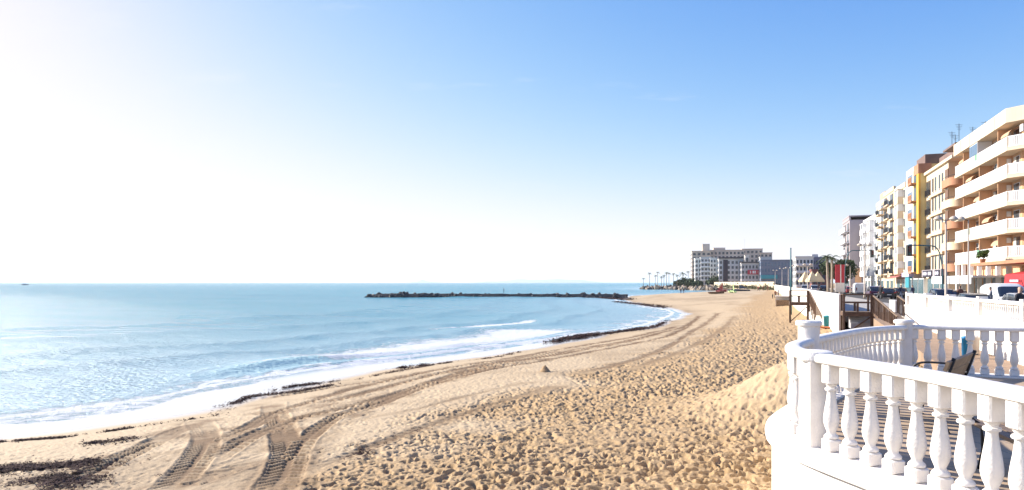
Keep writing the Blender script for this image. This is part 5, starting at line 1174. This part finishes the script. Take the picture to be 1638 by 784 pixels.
# low pale kiosk with a reed skirt against the wall
p = on_sand(1253, 489); M_REED = mat('dry_reed', (.22, .14, .08), .9, .4, 8, .6, 30); t_ = empty('beach_kiosk', (p[0], p[1], p[2]), RZ, 'small white canvas kiosk with a reed skirt on the sand left of the teal pole', 'kiosk')
box('counter', t_, (-1.1, 1.1), (-.8, .8), (-.2, .95), M_REED); box('canopy', t_, (-1.2, 1.2), (-.9, .9), (1.55, 1.66), M_WHT)
for x_ in (-1.15, 1.15):
    for y_ in (-.85, .85): box('post', t_, (x_ - .04, x_ + .04), (y_ - .04, y_ + .04), (-.2, 1.55), M_POLE)
box('back_panel', t_, (-1.1, 1.1), (.82, .84), (.95, 1.54), M_WHT)

# ------------------------------------------------------------------ sailing boat on the horizon
D = 1300; x_ = (40 - HX) / FOC * D; sb = empty('sailing_boat', (x_, D, .1), R(0), 'tiny dark sailing boat on the horizon at the far left', 'boat')
mb = MB(); v = []; n_ = 12
for i in range(n_ + 1):
    u = i / n_; w_ = 1.9 * (1 - (2 * u - 1) ** 2 * .9) ** .6 * (1 if u < .9 else .5); x0 = (u - .5) * 15; sh = 1.5 + .4 * (2 * u - 1) ** 2
    v += [(x0, -w_, sh), (x0, -w_ * .6, .0), (x0, 0, -.5), (x0, w_ * .6, 0), (x0, w_, sh)]
mb.add(v, [(i * 5 + j, i * 5 + (j + 1) % 5, i * 5 + 5 + (j + 1) % 5, i * 5 + 5 + j) for i in range(n_) for j in range(5)]); mb.build('hull', mat('hull_grey', (.34, .35, .38), .5), sb, True)
box('cabin', sb, (-3, 2.5), (-1.1, 1.1), (1.5, 2.4), mat('cabin_grey', (.3, .3, .32), .5)); mb = MB(); mb.tube([(.5, 0, 1.5), (.5, 0, 9)], .12, 6); mb.build('mast', M_FRAME, sb); mb = MB(); mb.tube([(.5, 0, 2.8), (-5, 0, 2.9)], .22, 6); mb.build('furled_sail', M_FRAME, sb)

# scrub along the foot of the far wall
V = []; F = []; rg = np.random.default_rng(8)
gz_fast = lambda u: 2.45
a = at_depth(1150, 452, 405); c = st(5.2, 250)
for i in range(5200):
    u = rg.random(); x_ = a.x + (c.x - a.x) * u + rg.normal(0, 2.2); y_ = a.y + (c.y - a.y) * u - 5 - abs(rg.normal(0, 3.5)); z_ = gz_fast(u) + abs(rg.normal(0, .55)) * (1 + .5 * math.sin(u * 40)); d_ = rg.normal(size=3); d_ /= np.linalg.norm(d_); e_ = np.cross(d_, rg.normal(size=3)); e_ /= np.linalg.norm(e_); s_ = rg.uniform(.25, .6); k = len(V); p_ = np.array([x_, y_, z_])
    V += [tuple(p_ - d_ * s_), tuple(p_ + e_ * s_ * .5), tuple(p_ + d_ * s_), tuple(p_ - e_ * s_ * .5)]; F.append((k, k + 1, k + 2, k + 3))
tag(link('scrub', mesh('scrub', V, F, M_SCRUB)), 'low olive brown scrub along the foot of the far cream wall', 'scrub', kind='stuff')

# ------------------------------------------------------------------ distant hills and the sea haze
def hills(name, px0, px1, D, tops, label):
    v = []; f = []; n_ = 60; depth = 2600
    for i in range(n_ + 1):
        u = i / n_; px = px0 + (px1 - px0) * u
        h = float(np.interp(u, np.linspace(0, 1, len(tops)), tops)) * (1 + .25 * (vnoise(np.array([u * 19.0]), np.array([D * .01]), 7)[0] - .5)) / FOC * D
        x_ = (px - HX) / FOC * D
        v += [(x_, D - depth * .5, 0), (x_ * 1.0, D, EYE + h), (x_, D + depth, 0)]
    for i in range(n_):
        for j in (0, 1): f.append((i * 3 + j, i * 3 + 3 + j, i * 3 + 4 + j, i * 3 + 1 + j))
    o_ = link(name, mesh(name, v, f, mat('far_hill', (.10, .11, .09), .95, .25, .002)))
    return tag(o_, label, 'hills', kind='structure')
hills('hills', 655, 705, 21000, [0, 1.2, 4.5, 2.2, 1, 0], 'faint lone hill on the sea horizon')
hills('hills', 760, 965, 23000, [0, 2.2, 2, 4, 5, 4.4, 4.8, 6, 5, 4.5, 2, 0], 'faint long ridge of hills on the sea horizon')
M_HAZE = bpy.data.materials.new('haze'); M_HAZE.use_nodes = True
n, l = M_HAZE.node_tree.nodes, M_HAZE.node_tree.links; n.remove(n['Principled BSDF'])
pv = n.new('ShaderNodeVolumePrincipled'); pv.inputs['Density'].default_value = 6e-5; pv.inputs['Color'].default_value = (.93, .96, 1, 1); pv.inputs['Anisotropy'].default_value = .2
l.new(pv.outputs[0], n['Material Output'].inputs['Volume'])
hz = box('haze', None, (-42000, 42000), (-30000, 43000), (-7, 170), M_HAZE)
tag(hz, kind='stuff')
